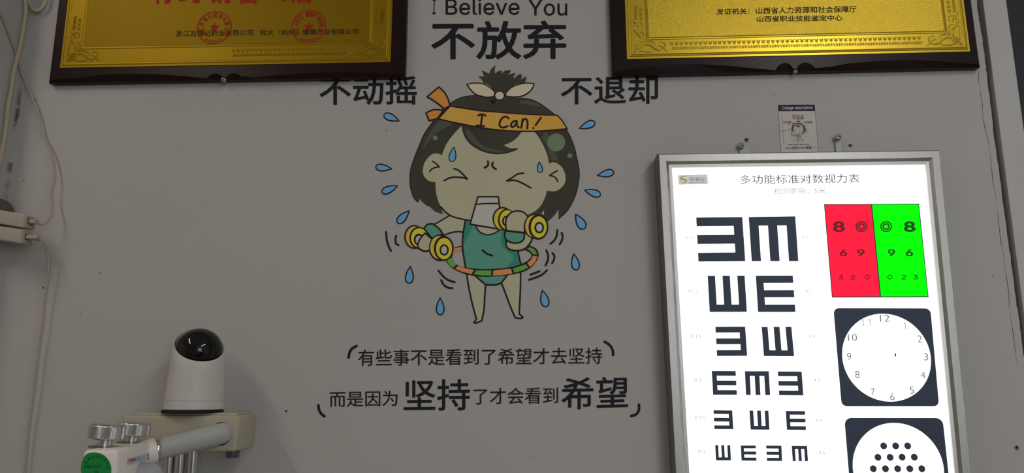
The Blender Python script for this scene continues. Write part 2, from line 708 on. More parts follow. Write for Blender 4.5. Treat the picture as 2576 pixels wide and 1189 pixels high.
# ------------------------------------------------------------------ cartoon girl decal
LINE = M('decal_line', obs(32, 26, 27), 0.5, var=0.06, spec=0.08)
HAIR = M('decal_hair', obs(43, 39, 35), 0.5, spec=0.1, var=0.12, vscale=12, col2=obs(50, 49, 42))
HAIRHI = M('decal_hair_sheen', obs(57, 61, 52), 0.5)
DOT = M('decal_green_dot', obs(82, 94, 74), 0.5)
SKIN = M('decal_skin', obs(129, 128, 108), 0.55, var=0.04, vscale=12, col2=obs(132, 128, 106))
BAND = M('decal_headband', obs(182, 126, 50), 0.5, var=0.06, vscale=9, col2=obs(186, 156, 72))
RIBBON = M('decal_ribbon', obs(178, 112, 48), 0.5, var=0.08, vscale=18, col2=obs(184, 130, 60))
CREAM = M('decal_cream', obs(151, 142, 122), 0.5, var=0.04, vscale=20)
TEAL = M('decal_teal', obs(64, 110, 98), 0.5, var=0.05, vscale=20)
TEALD = M('decal_teal_dark', obs(38, 98, 82), 0.5)
YEL = M('decal_yellow', obs(168, 160, 48), 0.5, var=0.05)
OCH = M('decal_ochre', obs(166, 138, 58), 0.5, var=0.08, vscale=25, col2=obs(172, 150, 60))
WHT = M('decal_white', obs(136, 134, 131), 0.5)
BLUE = M('decal_blue', obs(90, 140, 182), 0.5, var=0.08, vscale=25)
HGRN = M('decal_hoop_green', obs(72, 122, 50), 0.5, var=0.06)
HORG = M('decal_hoop_orange', obs(168, 112, 72), 0.5, var=0.06)

girl = thing('cartoon_girl_decal', un(1245, 812), 'cartoon girl wall decal with headband, dumbbells and hula hoop', 'wall decal')
LY = lambda k: 0.0004 + 0.00014 * k


def gp(name, loop, k, mat, parent=girl):
    return prism(name, loop, 0.0, LY(k), mat, parent)


def gs(name, subs, w, k, parent=girl, mat=LINE):
    return stroke(name, subs, w, 0.0, LY(k), mat, parent)


# shapes are kept in a list so that the little instruction card can repeat the picture
HAIR_LOOP = curves(
    A_((1010, 525), (1080, 480), (1170, 445), (1315, 425)),
    [(1213, 243), (1300, 246)],
    B_((500, 460), (640, 475), (760, 530), (860, 600), (940, 665), (1010, 740), (1070, 830), (1120, 930), (1165, 1050), (1195, 1189)),
    D_((1115, 220), (1132, 350), (1128, 450), (1105, 570), (1065, 680), (1000, 790), (905, 880)),
    D_((905, 880), (902, 775)), D_((902, 775), (850, 850), (780, 915)), D_((780, 915), (650, 900), (500, 780)),
    [(1313, 527), (1250, 545), (1180, 545)],
    C_((1150, 880), (950, 820), (830, 750)), C_((830, 750), (855, 828)),
    C_((855, 828), (770, 800), (705, 740)), C_((705, 740), (690, 745)), C_((690, 745), (640, 705), (585, 655)), C_((585, 655), (590, 688), (572, 695)),
    C_((572, 695), (530, 640), (497, 540), (490, 450), (497, 340), (540, 200), (600, 40)),
    A_((700, 890), (810, 730), (900, 600), (1010, 525)))
FACE_LOOP = curves(
    A_((1150, 790), (1080, 860), (1020, 930), (960, 1020), (910, 1140)),
    C_((845, 180), (800, 330), (772, 475)),
    C_((772, 475), (776, 560), (795, 660), (835, 750), (880, 800), (950, 850), (1050, 880), (1150, 900)),
    [(1181, 554.5), (1225, 563), (1270, 560), (1332, 538)],
    D_((580, 830), (650, 790), (710, 730), (750, 650), (777, 570)), D_((777, 570), (810, 420), (797, 265)),
    D_((797, 265), (780, 180), (745, 90), (697, 0)), B_((740, 930), (690, 865)),
    B_((690, 865), (540, 840)), A_((1522, 810), (1150, 770)))
gp('hair', HAIR_LOOP, 0, HAIR)
gp('face', FACE_LOOP, 1, SKIN)
for loop in (curves(C_((845, 180), (800, 158), (740, 165), (690, 205), (650, 265), (632, 340), (640, 395), (670, 440), (710, 465), (772, 475)), C_((860, 420), (850, 200))),
             curves(D_((797, 268), (840, 255), (890, 268), (940, 310), (970, 370), (982, 430), (970, 490), (930, 540), (880, 570), (830, 577), (777, 568)), D_((770, 480), (785, 320)))):
    ear = gp('ear', loop, 1.5, SKIN)
    if loop[0][0] < 1200:
        gs('ear_line', [C_((740, 243), (780, 270), (815, 305)), C_((815, 305), (770, 312), (725, 335), (710, 358))], 3.7, 2.6, ear)
    else:
        gs('ear_line', [D_((890, 350), (840, 375), (803, 402)), D_((803, 402), (850, 412), (880, 440), (892, 468))], 3.7, 2.6, ear)
gs('jaw_line', [C_((832, 748), (880, 800), (950, 850), (1050, 880), (1150, 900))], 3.8, 2)
BANG_LOOP = curves(A_((1155, 780), (1165, 850), (1195, 930), (1260, 1010), (1350, 1070), (1440, 1105)),
                   B_((100, 1103), (190, 1122), (260, 1127), (350, 1115), (430, 1092), (487, 1068)), B_((487, 1068), (480, 1060), (410, 1060), (360, 1045), (322, 1020)),
                   B_((322, 1020), (400, 990), (470, 940), (530, 870)), B_((530, 870), (530, 820)), A_((1522, 800), (1155, 760)))
bang = gp('fringe', BANG_LOOP, 2, HAIR)
gs('outline', [A_((1155, 780), (1165, 850), (1195, 930), (1260, 1010), (1350, 1070), (1440, 1105)) + B_((190, 1120), (260, 1125), (350, 1113), (430, 1090), (484, 1067))], 2.4, 2.3, bang)
gp('sheen', curves(A_((1185, 830), (1215, 910), (1290, 1000), (1400, 1070)), B_((100, 1085), (250, 1108), (340, 1098)), B_((340, 1098), (220, 1080), (90, 1035), (0, 960), (-70, 870)), A_((1240, 840), (1185, 830))), 2.2, HAIRHI, bang)
for loop in (curves(B_((505, 490), (560, 483), (640, 498), (720, 525), (800, 575)), B_((800, 575), (680, 548), (530, 530))),
             curves(B_((775, 930), (830, 1020), (860, 1120), (880, 1189)), D_((800, 225), (900, 240)), D_((880, 170), (850, 60), (800, -40), (755, -90))),
             curves(A_((880, 720), (1050, 760)), A_((1050, 760), (930, 830), (820, 900), (700, 1050)), A_((680, 1060), (760, 880), (880, 720)))):
    gp('hair_sheen', loop, 0.5, HAIRHI)
for c, r in (((1399.3, 357.7), 22.5), ((1433.4, 391.2), 6.3), ((1094.9, 346.6), 6.0)):
    gp('hair_dot', ell(c[0], c[1], r, r, 36), 0.8, DOT)
for pts in (B_((500, 460), (640, 475), (760, 530), (860, 600), (940, 665)),
            B_((1070, 835), (1120, 930), (1165, 1050), (1195, 1189)) + D_((1132, 350), (1128, 450), (1105, 570), (1065, 680), (1000, 790), (905, 880)),
            A_((1010, 525), (1080, 480), (1170, 445), (1315, 425)),
            A_((810, 730), (700, 890), (640, 1030)) + C_((540, 200), (497, 340), (490, 450), (497, 540), (530, 640), (572, 693))):
    gs('hair_outline', [pts], 2.2, 0.7)
gp('hair_gap', D_((740, 785), (713, 828), (742, 836)), 0.9, WHT)
# headband with tails
BAND_LOOP = curves(A_((1010, 555), (870, 705)), A_((870, 705), (1000, 738), (1150, 768), (1330, 803)) + B_((190, 832), (400, 850), (640, 855), (860, 845), (1078, 825)),
                   B_((1078, 825), (1020, 730), (960, 664)), B_((960, 664), (700, 657), (400, 640), (190, 622)) + A_((1400, 615), (1200, 585), (1010, 555)))
hb = gp('headband', BAND_LOOP, 4, BAND)
gs('outline', [A_((1010, 555), (870, 705)), A_((870, 705), (1000, 738), (1150, 768), (1330, 803)) + B_((190, 832), (400, 850), (640, 855), (860, 845), (1078, 825)),
               B_((1078, 825), (1020, 730), (960, 664)), B_((960, 664), (700, 657), (400, 640), (190, 622)) + A_((1400, 615), (1200, 585), (1010, 555))], 3.2, 4.4, hb)
TAIL1 = curves(A_((875, 327), (735, 443)), A_((735, 443), (800, 480), (870, 530), (940, 588)), A_((940, 588), (1010, 548)), A_((1010, 548), (980, 460), (940, 390), (875, 327)))
TAIL2 = curves(A_((722, 635), (800, 602), (860, 597), (930, 607)), A_((930, 607), (855, 705)), A_((855, 705), (758, 728)), A_((758, 728), (722, 635)))
for loop, ol in ((TAIL1, [A_((875, 327), (735, 443)), A_((735, 443), (800, 480), (870, 530), (940, 588)), A_((940, 588), (1010, 548)), A_((1010, 548), (980, 460), (940, 390), (875, 327))]),
                 (TAIL2, [A_((722, 635), (800, 602), (860, 597), (930, 607)), A_((930, 607), (855, 705)), A_((855, 705), (758, 728)), A_((758, 728), (722, 635))])):
    t = gp('headband_tail', loop, 3, RIBBON)
    gs('outline', ol, 4.0, 3.3, t)
for lt_, subs in (('I', [A_((1347, 668), (1370, 655), (1410, 657), (1433, 668)), A_((1392, 660), (1378, 790)), A_((1324, 787), (1415, 793))]),
                  ('C', [B_((378, 702), (350, 682), (310, 692), (280, 730), (268, 780), (290, 808), (330, 808), (365, 793))]),
                  ('a', [B_((475, 735), (440, 737), (412, 765), (408, 798), (435, 803), (468, 765), (478, 735)), B_((476, 740), (478, 785), (500, 810))]),
                  ('n', [B_((545, 715), (538, 770), (528, 815)), B_((532, 790), (550, 725), (580, 708), (602, 735), (605, 780), (600, 823))]),
                  ('!', [B_((765, 692), (735, 735), (700, 785)), B_((674, 817), (676, 818.5))])):
    gs('letter', subs, 5.0, 5, hb)
# topknot and bow
KNOT = curves(B_((75, 275), (60, 240), (15, 205)), B_((15, 205), (50, 198), (80, 207)), B_((80, 207), (75, 170), (57, 130)), B_((57, 130), (100, 145), (145, 170)),
              B_((145, 170), (168, 115), (222, 65)), B_((222, 65), (212, 120), (215, 165)), B_((215, 165), (250, 140), (298, 126)), B_((298, 126), (290, 160), (297, 163)),
              B_((297, 163), (340, 130), (405, 125)), B_((405, 125), (395, 150), (370, 182)), B_((370, 182), (420, 165), (465, 165)), B_((465, 165), (440, 195), (440, 230)),
              B_((440, 230), (480, 190), (528, 167)), B_((528, 167), (535, 200), (528, 240)), B_((528, 240), (560, 215), (592, 202)), B_((592, 202), (585, 240), (572, 275)),
              B_((572, 275), (450, 300), (340, 400)), B_((340, 400), (270, 440), (215, 390)), B_((215, 390), (150, 310), (75, 275)))
kn = gp('topknot', KNOT, 1, HAIR)
gp('topknot_dot', ell(1240.5, 255, 6.5, 6.5, 24), 0.9, LINE)
BOWL = [A_((1212, 296), (1300, 279), (1400, 287)) + B_((100, 300), (170, 345), (215, 388)), B_((215, 388), (203, 440)), B_((203, 440), (120, 448), (50, 435)) + A_((1310, 410), (1250, 350), (1212, 296))]
BOWR = [B_((342, 400), (400, 340), (480, 302), (580, 280), (680, 285)), B_((680, 285), (668, 330), (620, 388), (540, 433), (450, 445), (345, 437)), B_((345, 437), (342, 400))]
for subs in (BOWL, BOWR):
    w = gp('bow_wing', curves(*subs), 3, CREAM)
    gs('outline', subs, 3.0, 3.3, w)
bk = gp('bow_knot', ell(1256.8, 240.4, 11, 10, 32), 4, CREAM)
ring = ell(1256.8, 240.4, 12, 11, 32)
gs('outline', [ring + ring[:1]], 2.6, 4.3, bk)
# face marks
gs('eye', [C_((978, 325), (1030, 345), (1080, 390), (1126, 442)), C_((1126, 442), (1080, 425), (980, 420), (920, 432), (868, 458))], 4.2, 2.5)
gs('eye', [D_((515, 375), (450, 385), (390, 425), (328, 461)), D_((328, 461), (420, 455), (500, 485), (560, 518), (597, 538))], 4.2, 2.5)
gs('brow', [D_((120, 245), (125, 275), (110, 300), (83, 315))], 5.2, 2.5)
gs('brow', [D_((175, 258), (168, 285), (185, 315), (210, 330))], 5.2, 2.5)
# body
ARM_L = curves(E_((735, 258), (800, 290), (892, 318)), E_((892, 318), (872, 435)), E_((872, 435), (810, 432), (740, 445), (680, 468)), E_((680, 468), (640, 410), (570, 357)), E_((570, 357), (735, 258)))
arm = gp('arm', ARM_L, 0.6, SKIN)
gs('outline', [E_((565, 357), (735, 258))], 3.6, 0.9, arm)
gs('outline', [E_((670, 470), (740, 445), (810, 433), (875, 439))], 3.6, 0.9, arm)
LEG_L = curves(G_((1035, 300), (1060, 450), (1110, 700), (1180, 965)), G_((1180, 965), (1135, 1020)), G_((1135, 1020), (1165, 1027), (1250, 1000), (1268, 980)), G_((1268, 980), (1295, 800), (1303, 620), (1318, 455)), G_((1318, 455), (1165, 320)))
LEG_R = curves(G_((1840, 275), (1838, 500), (1822, 885)), G_((1822, 885), (1880, 940)), G_((1880, 940), (1870, 955), (1760, 945)), G_((1760, 945), (1690, 780), (1600, 540), (1555, 425)), G_((1555, 425), (1650, 300)))
lg = gp('leg', LEG_L, 0.6, SKIN)
gs('outline', [G_((1037, 300), (1060, 450), (1110, 700), (1182, 965)), G_((1182, 965), (1142, 1015)), G_((1142, 1015), (1165, 1022), (1245, 995), (1262, 980)), G_((1262, 980), (1295, 800), (1303, 620), (1318, 455))], 4.2, 0.9, lg)
lg = gp('leg', LEG_R, 0.6, SKIN)
gs('outline', [G_((1841, 275), (1838, 500), (1820, 885)), G_((1820, 885), (1876, 940)), G_((1876, 940), (1840, 952), (1762, 943)), G_((1762, 943), (1690, 780), (1600, 540), (1555, 425))], 4.2, 0.9, lg)
PANTS = curves(F_((190, 890), (305, 1000)), F_((305, 1000), (400, 1002), (470, 985)), F_((470, 985), (535, 890)))
pt = gp('leotard_bottom', PANTS, 0.8, TEAL)
gs('outline', [F_((185, 900), (303, 1000)), F_((303, 1000), (400, 1003), (470, 983)), F_((470, 983), (535, 900))], 4.4, 1.1, pt)
LEO = curves(E_((895, 318), (940, 325)), E_((940, 325), (935, 358)), F_((195, 375), (240, 440), (320, 473), (400, 455), (455, 420)), F_((455, 420), (515, 425)), F_((515, 425), (530, 540), (545, 620), (650, 645)),
             F_((650, 645), (665, 720), (680, 790)), F_((680, 790), (600, 818), (400, 845), (200, 840), (95, 812)), E_((897, 812), (870, 650), (865, 560), (870, 470), (895, 318)))
leo = gp('leotard', LEO, 1.2, TEAL)
gp('shade_panel', curves(E_((898, 325), (935, 330)), E_((935, 360), (975, 365)), E_((975, 365), (925, 480), (880, 560)), E_((876, 470), (898, 325))), 1.4, TEALD, leo)
gp('shade_panel', curves(F_((640, 655), (668, 780)), F_((668, 780), (600, 800), (530, 805)), F_((530, 805), (590, 745), (600, 680)), F_((600, 680), (540, 650), (470, 560), (480, 430)), F_((480, 430), (515, 430)), F_((515, 430), (530, 560), (640, 655))), 1.4, TEALD, leo)
gs('outline', [E_((895, 316), (872, 450), (865, 560), (870, 650), (897, 815))], 4.2, 1.6, leo)
gs('outline', [F_((648, 640), (665, 720), (682, 790))], 4.2, 1.6, leo)
gs('belly_fold', [E_((1078, 632), (1120, 668), (1182, 690))], 5.2, 1.6, leo)
neck = gp('neck', curves(F_((195, 378), (240, 435), (320, 466), (395, 450), (455, 412)), F_((455, 412), (195, 378))), 1.6, SKIN)
gs('outline', [F_((198, 380), (245, 440), (320, 468), (395, 452), (455, 414))], 3.6, 1.9, neck)
# hula hoop
OUT = E_((860, 585), (780, 605), (700, 660), (688, 740), (720, 790), (770, 832), (850, 872), (980, 907), (1100, 917)) + F_((380, 914), (590, 892), (740, 847), (830, 772), (870, 690), (850, 622), (790, 587), (740, 570))
INN = E_((860, 632), (800, 645), (757, 690), (752, 720), (780, 768), (830, 800), (890, 815), (1080, 835)) + F_((400, 830), (550, 815), (650, 790), (740, 752), (792, 700), (780, 662), (740, 637), (700, 630))
hoop = gp('hula_hoop', curves(OUT, list(reversed(INN))), 2.0, LINE)
for loop, m in ((G_((800, 40), (735, 90), (775, 150), (828, 198), (880, 155), (830, 100)), HGRN),
                (G_((905, 168), (860, 212), (970, 258), (1105, 290), (1145, 230), (1020, 205)), HORG),
                (G_((1175, 235), (1143, 295), (1270, 310), (1400, 312), (1405, 238)), HGRN),
                (G_((1435, 235), (1428, 313), (1560, 308), (1718, 282), (1695, 210)), HORG),
                (G_((1725, 208), (1748, 270), (1870, 235), (1955, 195), (1920, 145)), HGRN),
                (G_((1940, 128), (1985, 185), (2060, 110), (2092, 27), (2025, 15), (2000, 70)), HORG),
                (F_((745, 622), (785, 640), (803, 672), (855, 680), (830, 625), (775, 598)), HGRN),
                (E_((772, 612), (855, 597), (855, 630), (800, 648), (752, 688), (757, 645)), HORG)):
    prism('hoop_segment', loop, 0.0, LY(2.3), m, hoop)
# mouth
MOUTH = F_((222, 62), (440, 62), (480, 412), (138, 354))
mo = gp('mouth', MOUTH, 3, WHT)
gs('outline', [F_((222, 62), (440, 62)), F_((440, 62), (482, 412)), F_((482, 412), (138, 354)), F_((138, 354), (222, 62))], 4.0, 3.3, mo)
gs('teeth_line', [F_((208, 143), (300, 135), (442, 134))], 3.6, 3.3, mo)
# right forearm
FORE = curves(F_((530, 545), (600, 560), (690, 545), (715, 500), (735, 450)), F_((735, 450), (805, 505)), F_((805, 505), (770, 570), (720, 618), (640, 637), (560, 622), (525, 585), (530, 545)))
fa = gp('forearm', FORE, 2.5, SKIN)
gs('outline', [F_((805, 505), (770, 570), (720, 618), (640, 637), (560, 622), (525, 585), (522, 530))], 4.4, 2.8, fa)


def dumbbell(crop, weights, parent_name='dumbbell', k0=4.0):
    d = None
    for i, (bc, br, oc, orr, fc, fr, yc, yr, hc, hr, wc, wr) in enumerate(weights):
        s = 1 / 4.246
        kk = k0 + i * 1.6
        cc = lambda c: crop(c)[0]
        if d is None:
            d = gp(parent_name, ell(*cc(bc), br[0] * s, br[1] * s), kk, LINE)
            host = d
        else:
            host = d
            prism('weight_rim', ell(*cc(bc), br[0] * s, br[1] * s), 0, LY(kk), LINE, d)
        prism('weight_side', ell(*cc(oc), orr[0] * s, orr[1] * s), 0, LY(kk + .2), OCH, host)
        prism('weight_edge', ell(*cc(fc), fr[0] * s, fr[1] * s), 0, LY(kk + .4), LINE, host)
        prism('weight_face', ell(*cc(yc), yr[0] * s, yr[1] * s), 0, LY(kk + .6), YEL, host)
        prism('hub_ring', ell(*cc(hc), hr[0] * s, hr[1] * s), 0, LY(kk + .8), LINE, host)
        prism('hub', ell(*cc(wc), wr[0] * s, wr[1] * s), 0, LY(kk + 1.0), WHT, host)
    return d


# left hand: far weight, wristband, hand, near weight
dumbbell(E_, [((348, 490), (106, 128), (350, 490), (90, 112), (398, 500), (102, 118), (402, 500), (88, 102), (398, 520), (54, 64), (398, 522), (34, 44))], 'dumbbell_weight', 3.0)
WR_L = [E_((452, 400), (490, 358), (545, 350)), E_((545, 350), (610, 400), (655, 462)), E_((655, 462), (600, 478), (540, 508)), E_((540, 508), (452, 400))]
wr = gp('wristband', curves(*WR_L), 4.8, TEAL)
gs('outline', WR_L, 4.2, 5.2, wr)
HAND_L = [E_((462, 450), (420, 500), (392, 550), (388, 595), (420, 628), (470, 643), (515, 632)), E_((515, 632), (540, 515)), E_((540, 515), (462, 450))]
hd = gp('hand', curves(*HAND_L), 4.6, SKIN)
gs('outline', HAND_L, 4.0, 5.0, hd)
dumbbell(E_, [((622, 605), (116, 142), (615, 603), (96, 124), (664, 612), (106, 132), (667, 615), (86, 114), (668, 630), (50, 60), (668, 630), (31, 42))], 'dumbbell_weight', 5.6)
# right hand
dumbbell(F_, [((485, 296), (108, 126), (482, 300), (88, 112), (530, 310), (94, 118), (535, 308), (80, 102), (530, 322), (50, 60), (522, 322), (22, 40))], 'dumbbell_weight', 3.6)
WR_R = [F_((515, 425), (508, 480), (525, 525)), F_((525, 525), (590, 552), (665, 550), (710, 515), (720, 450)), F_((720, 450), (515, 425))]
wr = gp('wristband', curves(*WR_R), 4.9, TEAL)
gs('outline', WR_R, 4.2, 5.2, wr)
HAND_R = [F_((525, 423), (517, 350), (530, 285), (575, 232), (650, 213), (715, 232), (765, 285)), F_((765, 285), (725, 350), (720, 445)), F_((720, 445), (525, 423))]
hd = gp('hand', curves(*HAND_R), 5.0, SKIN)
gs('outline', HAND_R, 4.2, 5.4, hd)
dumbbell(F_, [((828, 376), (116, 132), (822, 376), (94, 118), (868, 384), (106, 134), (872, 385), (84, 114), (877, 392), (52, 62), (877, 392), (32, 42))], 'dumbbell_weight', 5.8)


# ------------------------------------------------------------------ sweat drops and motion lines
def drop_loop(tip, end, w, inset=0.0, n=28):
    ax = (end[0] - tip[0], end[1] - tip[1])
    L = math.hypot(*ax)
    ux, uy = ax[0] / L, ax[1] / L
    pts = []
    r = w / 2
    for i in range(n):
        t = 2 * math.pi * i / n
        s = (1 - math.cos(t)) / 2          # 0 at tip .. 1 at end
        wd = math.sin(t) * (math.sin(t / 2) ** 1.0) * 1.22
        a, b = s * L, wd * r
        if inset:
            c0 = L * 0.6
            a = c0 + (a - c0) * (1 - inset / (L * 0.42)) + 0.6
            b = b * (1 - inset / r)
        pts.append((tip[0] + ux * a - uy * b, tip[1] + uy * a + ux * b))
    return pts


DROPS = [((1006.2, 304.5), (964.8, 287.7), 22, 'lying above the left end of the headband, under 不动摇'),
         ((1455.5, 323.5), (1497.5, 306.7), 22, 'right of the headband, under 不退却'),
         ((987.7, 424.5), (944, 419.3), 21, 'left of the head, upper of the two level with her ear'),
         ((1001.8, 466.3), (959.7, 484), 22, 'left of the head, lower of the two level with her ear'),
         ((1030.6, 528.3), (999.5, 561.2), 23, 'just above the left dumbbell'),
         ((1501, 441.3), (1545.2, 431.8), 22, 'right of the head, upper and outermost one beside her ear'),
         ((1468.7, 477.2), (1511.6, 490.8), 22, 'right of the head, lower one beside her ear'),
         ((1447, 536.7), (1470.3, 576), 26, 'below the tip of the hair, right of the right dumbbell'),
         ((1032, 667.2), (1028.6, 713.2), 24, 'falling below the left dumbbell'),
         ((1107.1, 746.3), (1107.7, 792.7), 24, 'falling left of her left leg, lowest on that side'),
         ((1363.8, 727.5), (1374.3, 772), 25, 'falling right of her right leg, lowest on that side'),
         ((1442.8, 635.5), (1450.3, 679.7), 24, 'falling right of the hula hoop')]
for tip, end, w, lab in DROPS:
    d = thing('sweat_drop', un((tip[0] + end[0]) / 2, (tip[1] + end[1]) / 2), 'blue sweat drop decal ' + lab, 'drop decal', 'sweat drop decals')
    prism('outline', drop_loop(tip, end, w), 0, TH, LINE, d)
    prism('fill', drop_loop(tip, end, w, 3.6), 0, TH + .0002, BLUE, d)
for tip, end, w in (((1142.6, 367.7), (1135.8, 407.2), 21), ((1356, 405.2), (1359.7, 435.2), 16.5)):
    d = gp('sweat_drop', drop_loop(tip, end, w), 2.6, LINE)
    prism('fill', drop_loop(tip, end, w, 2.8), 0, LY(3.0), BLUE, d)
MOTION = [(E_((48, 438), (55, 520), (75, 590), (100, 640)), 'outermost motion stroke left of the left dumbbell, long'),
          (E_((155, 478), (147, 520), (155, 560), (180, 578)), 'short curved motion stroke next to the left dumbbell'),
          (G_((612, 240), (690, 330), (770, 385), (855, 410)), 'upper of two motion strokes under the left side of the hoop'),
          (G_((652, 380), (690, 450), (750, 490), (820, 500)), 'lower of two motion strokes under the left side of the hoop'),
          (F_((1070, 418), (1062, 480), (1035, 530), (997, 562)), 'inner motion stroke right of the right dumbbell'),
          (F_((1117, 445), (1127, 490), (1117, 530), (1095, 570)), 'outer motion stroke right of the right dumbbell'),
          (F_((953, 632), (972, 690), (965, 750), (943, 795)), 'longer motion stroke right of the hoop rim'),
          (F_((1018, 663), (1038, 690), (1035, 730), (1015, 770)), 'shorter motion stroke right of the hoop rim'),
          (F_((783, 893), (830, 876), (880, 857)), 'short straight motion stroke under the right side of the hoop'),
          (F_((767, 948), (850, 920), (910, 890), (960, 845)), 'long curved motion stroke under the right side of the hoop')]
for pts, lab in MOTION:
    tag(stroke('motion_line', [pts], 5.0, 0, TH, LINE), 'black ' + lab, 'decal line', 'motion line decals')


# ------------------------------------------------------------------ instruction card above the light box
def mini(p):
    y = 292.4 + (p[1] - 51) * 0.084
    return (1992.6 + (p[0] - 1085) * 0.0868 + (y - 292.4) * 0.075, y)


card = thing('instruction_card', un(2008, 379), 'small white instruction card headed Collage description on the wall above the light box', 'card')
PAPER = M('card_paper', obs(133, 129, 125), 0.6, var=0.02, spec=0.3)
prism('paper', [(1955.5, 261.5), (2051, 261.5), (2061, 384), (1964, 384)], 0, 0.0003, PAPER, card)
hd = prism('header_band', [(1957, 263.5), (2049.8, 263), (2050.8, 279), (1958.2, 279.5)], 0, 0.0005, M('card_navy', obs(30, 28, 38), 0.6, spec=0.2), card)
text_px('title', 'Collage description', [(1967, 277.2), (2044.5, 276), (1966.5, 267.5), (2044.3, 266.5)], 0, 0.0006, M('card_pale_ink', obs(150, 146, 150), 0.5), hd, 0.004, SANS)
FINE = M('card_ink', obs(54, 51, 55), 0.6, spec=0.2)
mb = MB()
stroke_data(mb, [[(1958.3, 279.5), (1964.6, 384)], [(2050.8, 279), (2059.2, 384)]], 0.9, 0, 0.0005)
mb.build('edge_line', FINE, card)
mb = MB()
stroke_data(mb, [[(1967, 287), (1968.8, 325)], [(1969.6, 331), (1972.3, 366)], [(1975, 371.6), (2004, 371.6)], [(2022, 371.4), (2056, 371)]], 0.6, 0, 0.0005)
mb.build('measure_line', FINE, card)
mb = MB()
text_px('', '80CM', [(1965, 330.5), (1978, 330.3), (1965, 327.5), (1978, 327.3)], 0, 0.0005, FINE, None, 0, SANS, joinmb=mb)
text_px('', '60CM', [(2006.5, 373), (2021, 372.8), (2006.5, 369.8), (2021, 369.6)], 0, 0.0005, FINE, None, 0, SANS, joinmb=mb)
mb.build('measure_text', FINE, card)
mb = MB()
text_px('', 'I Believe You', [(1090, 39), (1426, 39), (1090, -3), (1426, -3)], 0, 0.0005, FINE, None, 0, SANS, mp=mini, joinmb=mb)
for s, q, of in (('不放弃', Q_BFQ, .012), ('不动摇', Q_BDY, .01), ('不退却', Q_BTQ, .01), ('有些事不是看到了希望才去坚持', Q_L1, 0.0), ('而是因为', Q_L2A, 0), ('坚持', Q_L2B, .01), ('了才会看到', Q_L2C, 0), ('希望', Q_L2D, .01)):
    text_px('', s, q, 0, 0.0005, FINE, None, of, None, True, mini, mb)
tag(mb.build('small_text', FINE, card), kind='stuff')
pic = None
for nm, loops, k, m in (('hair', [HAIR_LOOP, KNOT], 0, M('card_brown', obs(62, 50, 46), 0.5)), ('face', [FACE_LOOP], 1, SKIN), ('fringe', [BANG_LOOP], 2, M('card_fringe', obs(84, 62, 52), 0.5)),
                        ('headband', [BAND_LOOP, TAIL1, TAIL2], 3, M('card_band', obs(110, 84, 66), 0.5)), ('legs', [LEG_L, LEG_R, ARM_L, FORE], 1, SKIN), ('leotard', [LEO, PANTS], 2, M('card_teal', obs(84, 100, 100), 0.5)),
                        ('mouth', [MOUTH], 4, WHT), ('dumbbells', [ell(1113, 622, 28, 34), ell(1045, 597, 28, 34), ell(1350, 570, 30, 34), ell(1268, 550, 28, 32)], 3, M('card_olive', obs(96, 92, 70), 0.5)),
                        ('drops', [drop_loop(t, e, w * 1.2) for t, e, w, _ in DROPS], 1, M('card_drop', obs(78, 86, 100), 0.5))):
    mb = MB()
    for lp in loops:
        v, f = prism_data(lp, 0.0, 0.0005 + 0.0001 * k, mini)
        mb.add(v, f)
    mb.build('picture_' + nm, m, card)
mb = MB()
stroke_data(mb, [[(1123, 442), (1150, 430), (1176, 450)], [(1275, 455), (1300, 437), (1317, 436)], [(1237, 735), (1218, 808)], [(1305, 795), (1312, 680)], [(1180, 690), (1200, 800)]], 6, 0, 0.001, mini)
mb.build('picture_lines', FINE, card)

# ------------------------------------------------------------------ vision chart light box
YF, YL = -0.040, -0.033      # frame face and lit panel
ALU = M('brushed_aluminium', (0.46, 0.445, 0.42), 0.38, metal=0.9, var=0.12, vscale=60, stretch=(12, 1, 1), bump=0.06, bscale=120)
chart = thing('vision_chart_light_box', (0.55, 0.0, 0.93), 'glowing white vision chart light box in a brushed aluminium frame', 'light box')
cTL, cTR = un(1658, 389, YF), un(2362, 379.5, YF)
lb, rb_ = un(1701, 1189, YF), un(2442, 1189, YF)
dl = (lb - cTL) / (cTL.z - lb.z)
dr_ = (rb_ - cTR) / (cTR.z - rb_.z)
HH = 0.93
cBL, cBR = cTL + dl * HH, cTR + dr_ * HH
cBR.z = cBL.z
CORN = [cTL, cTR, cBR, cBL]
cen = sum(CORN, Vector()) / 4


def inset_corner(i, u):
    p, q, r = CORN[i], CORN[(i - 1) % 4], CORN[(i + 1) % 4]
    return p + (q - p).normalized() * u + (r - p).normalized() * u


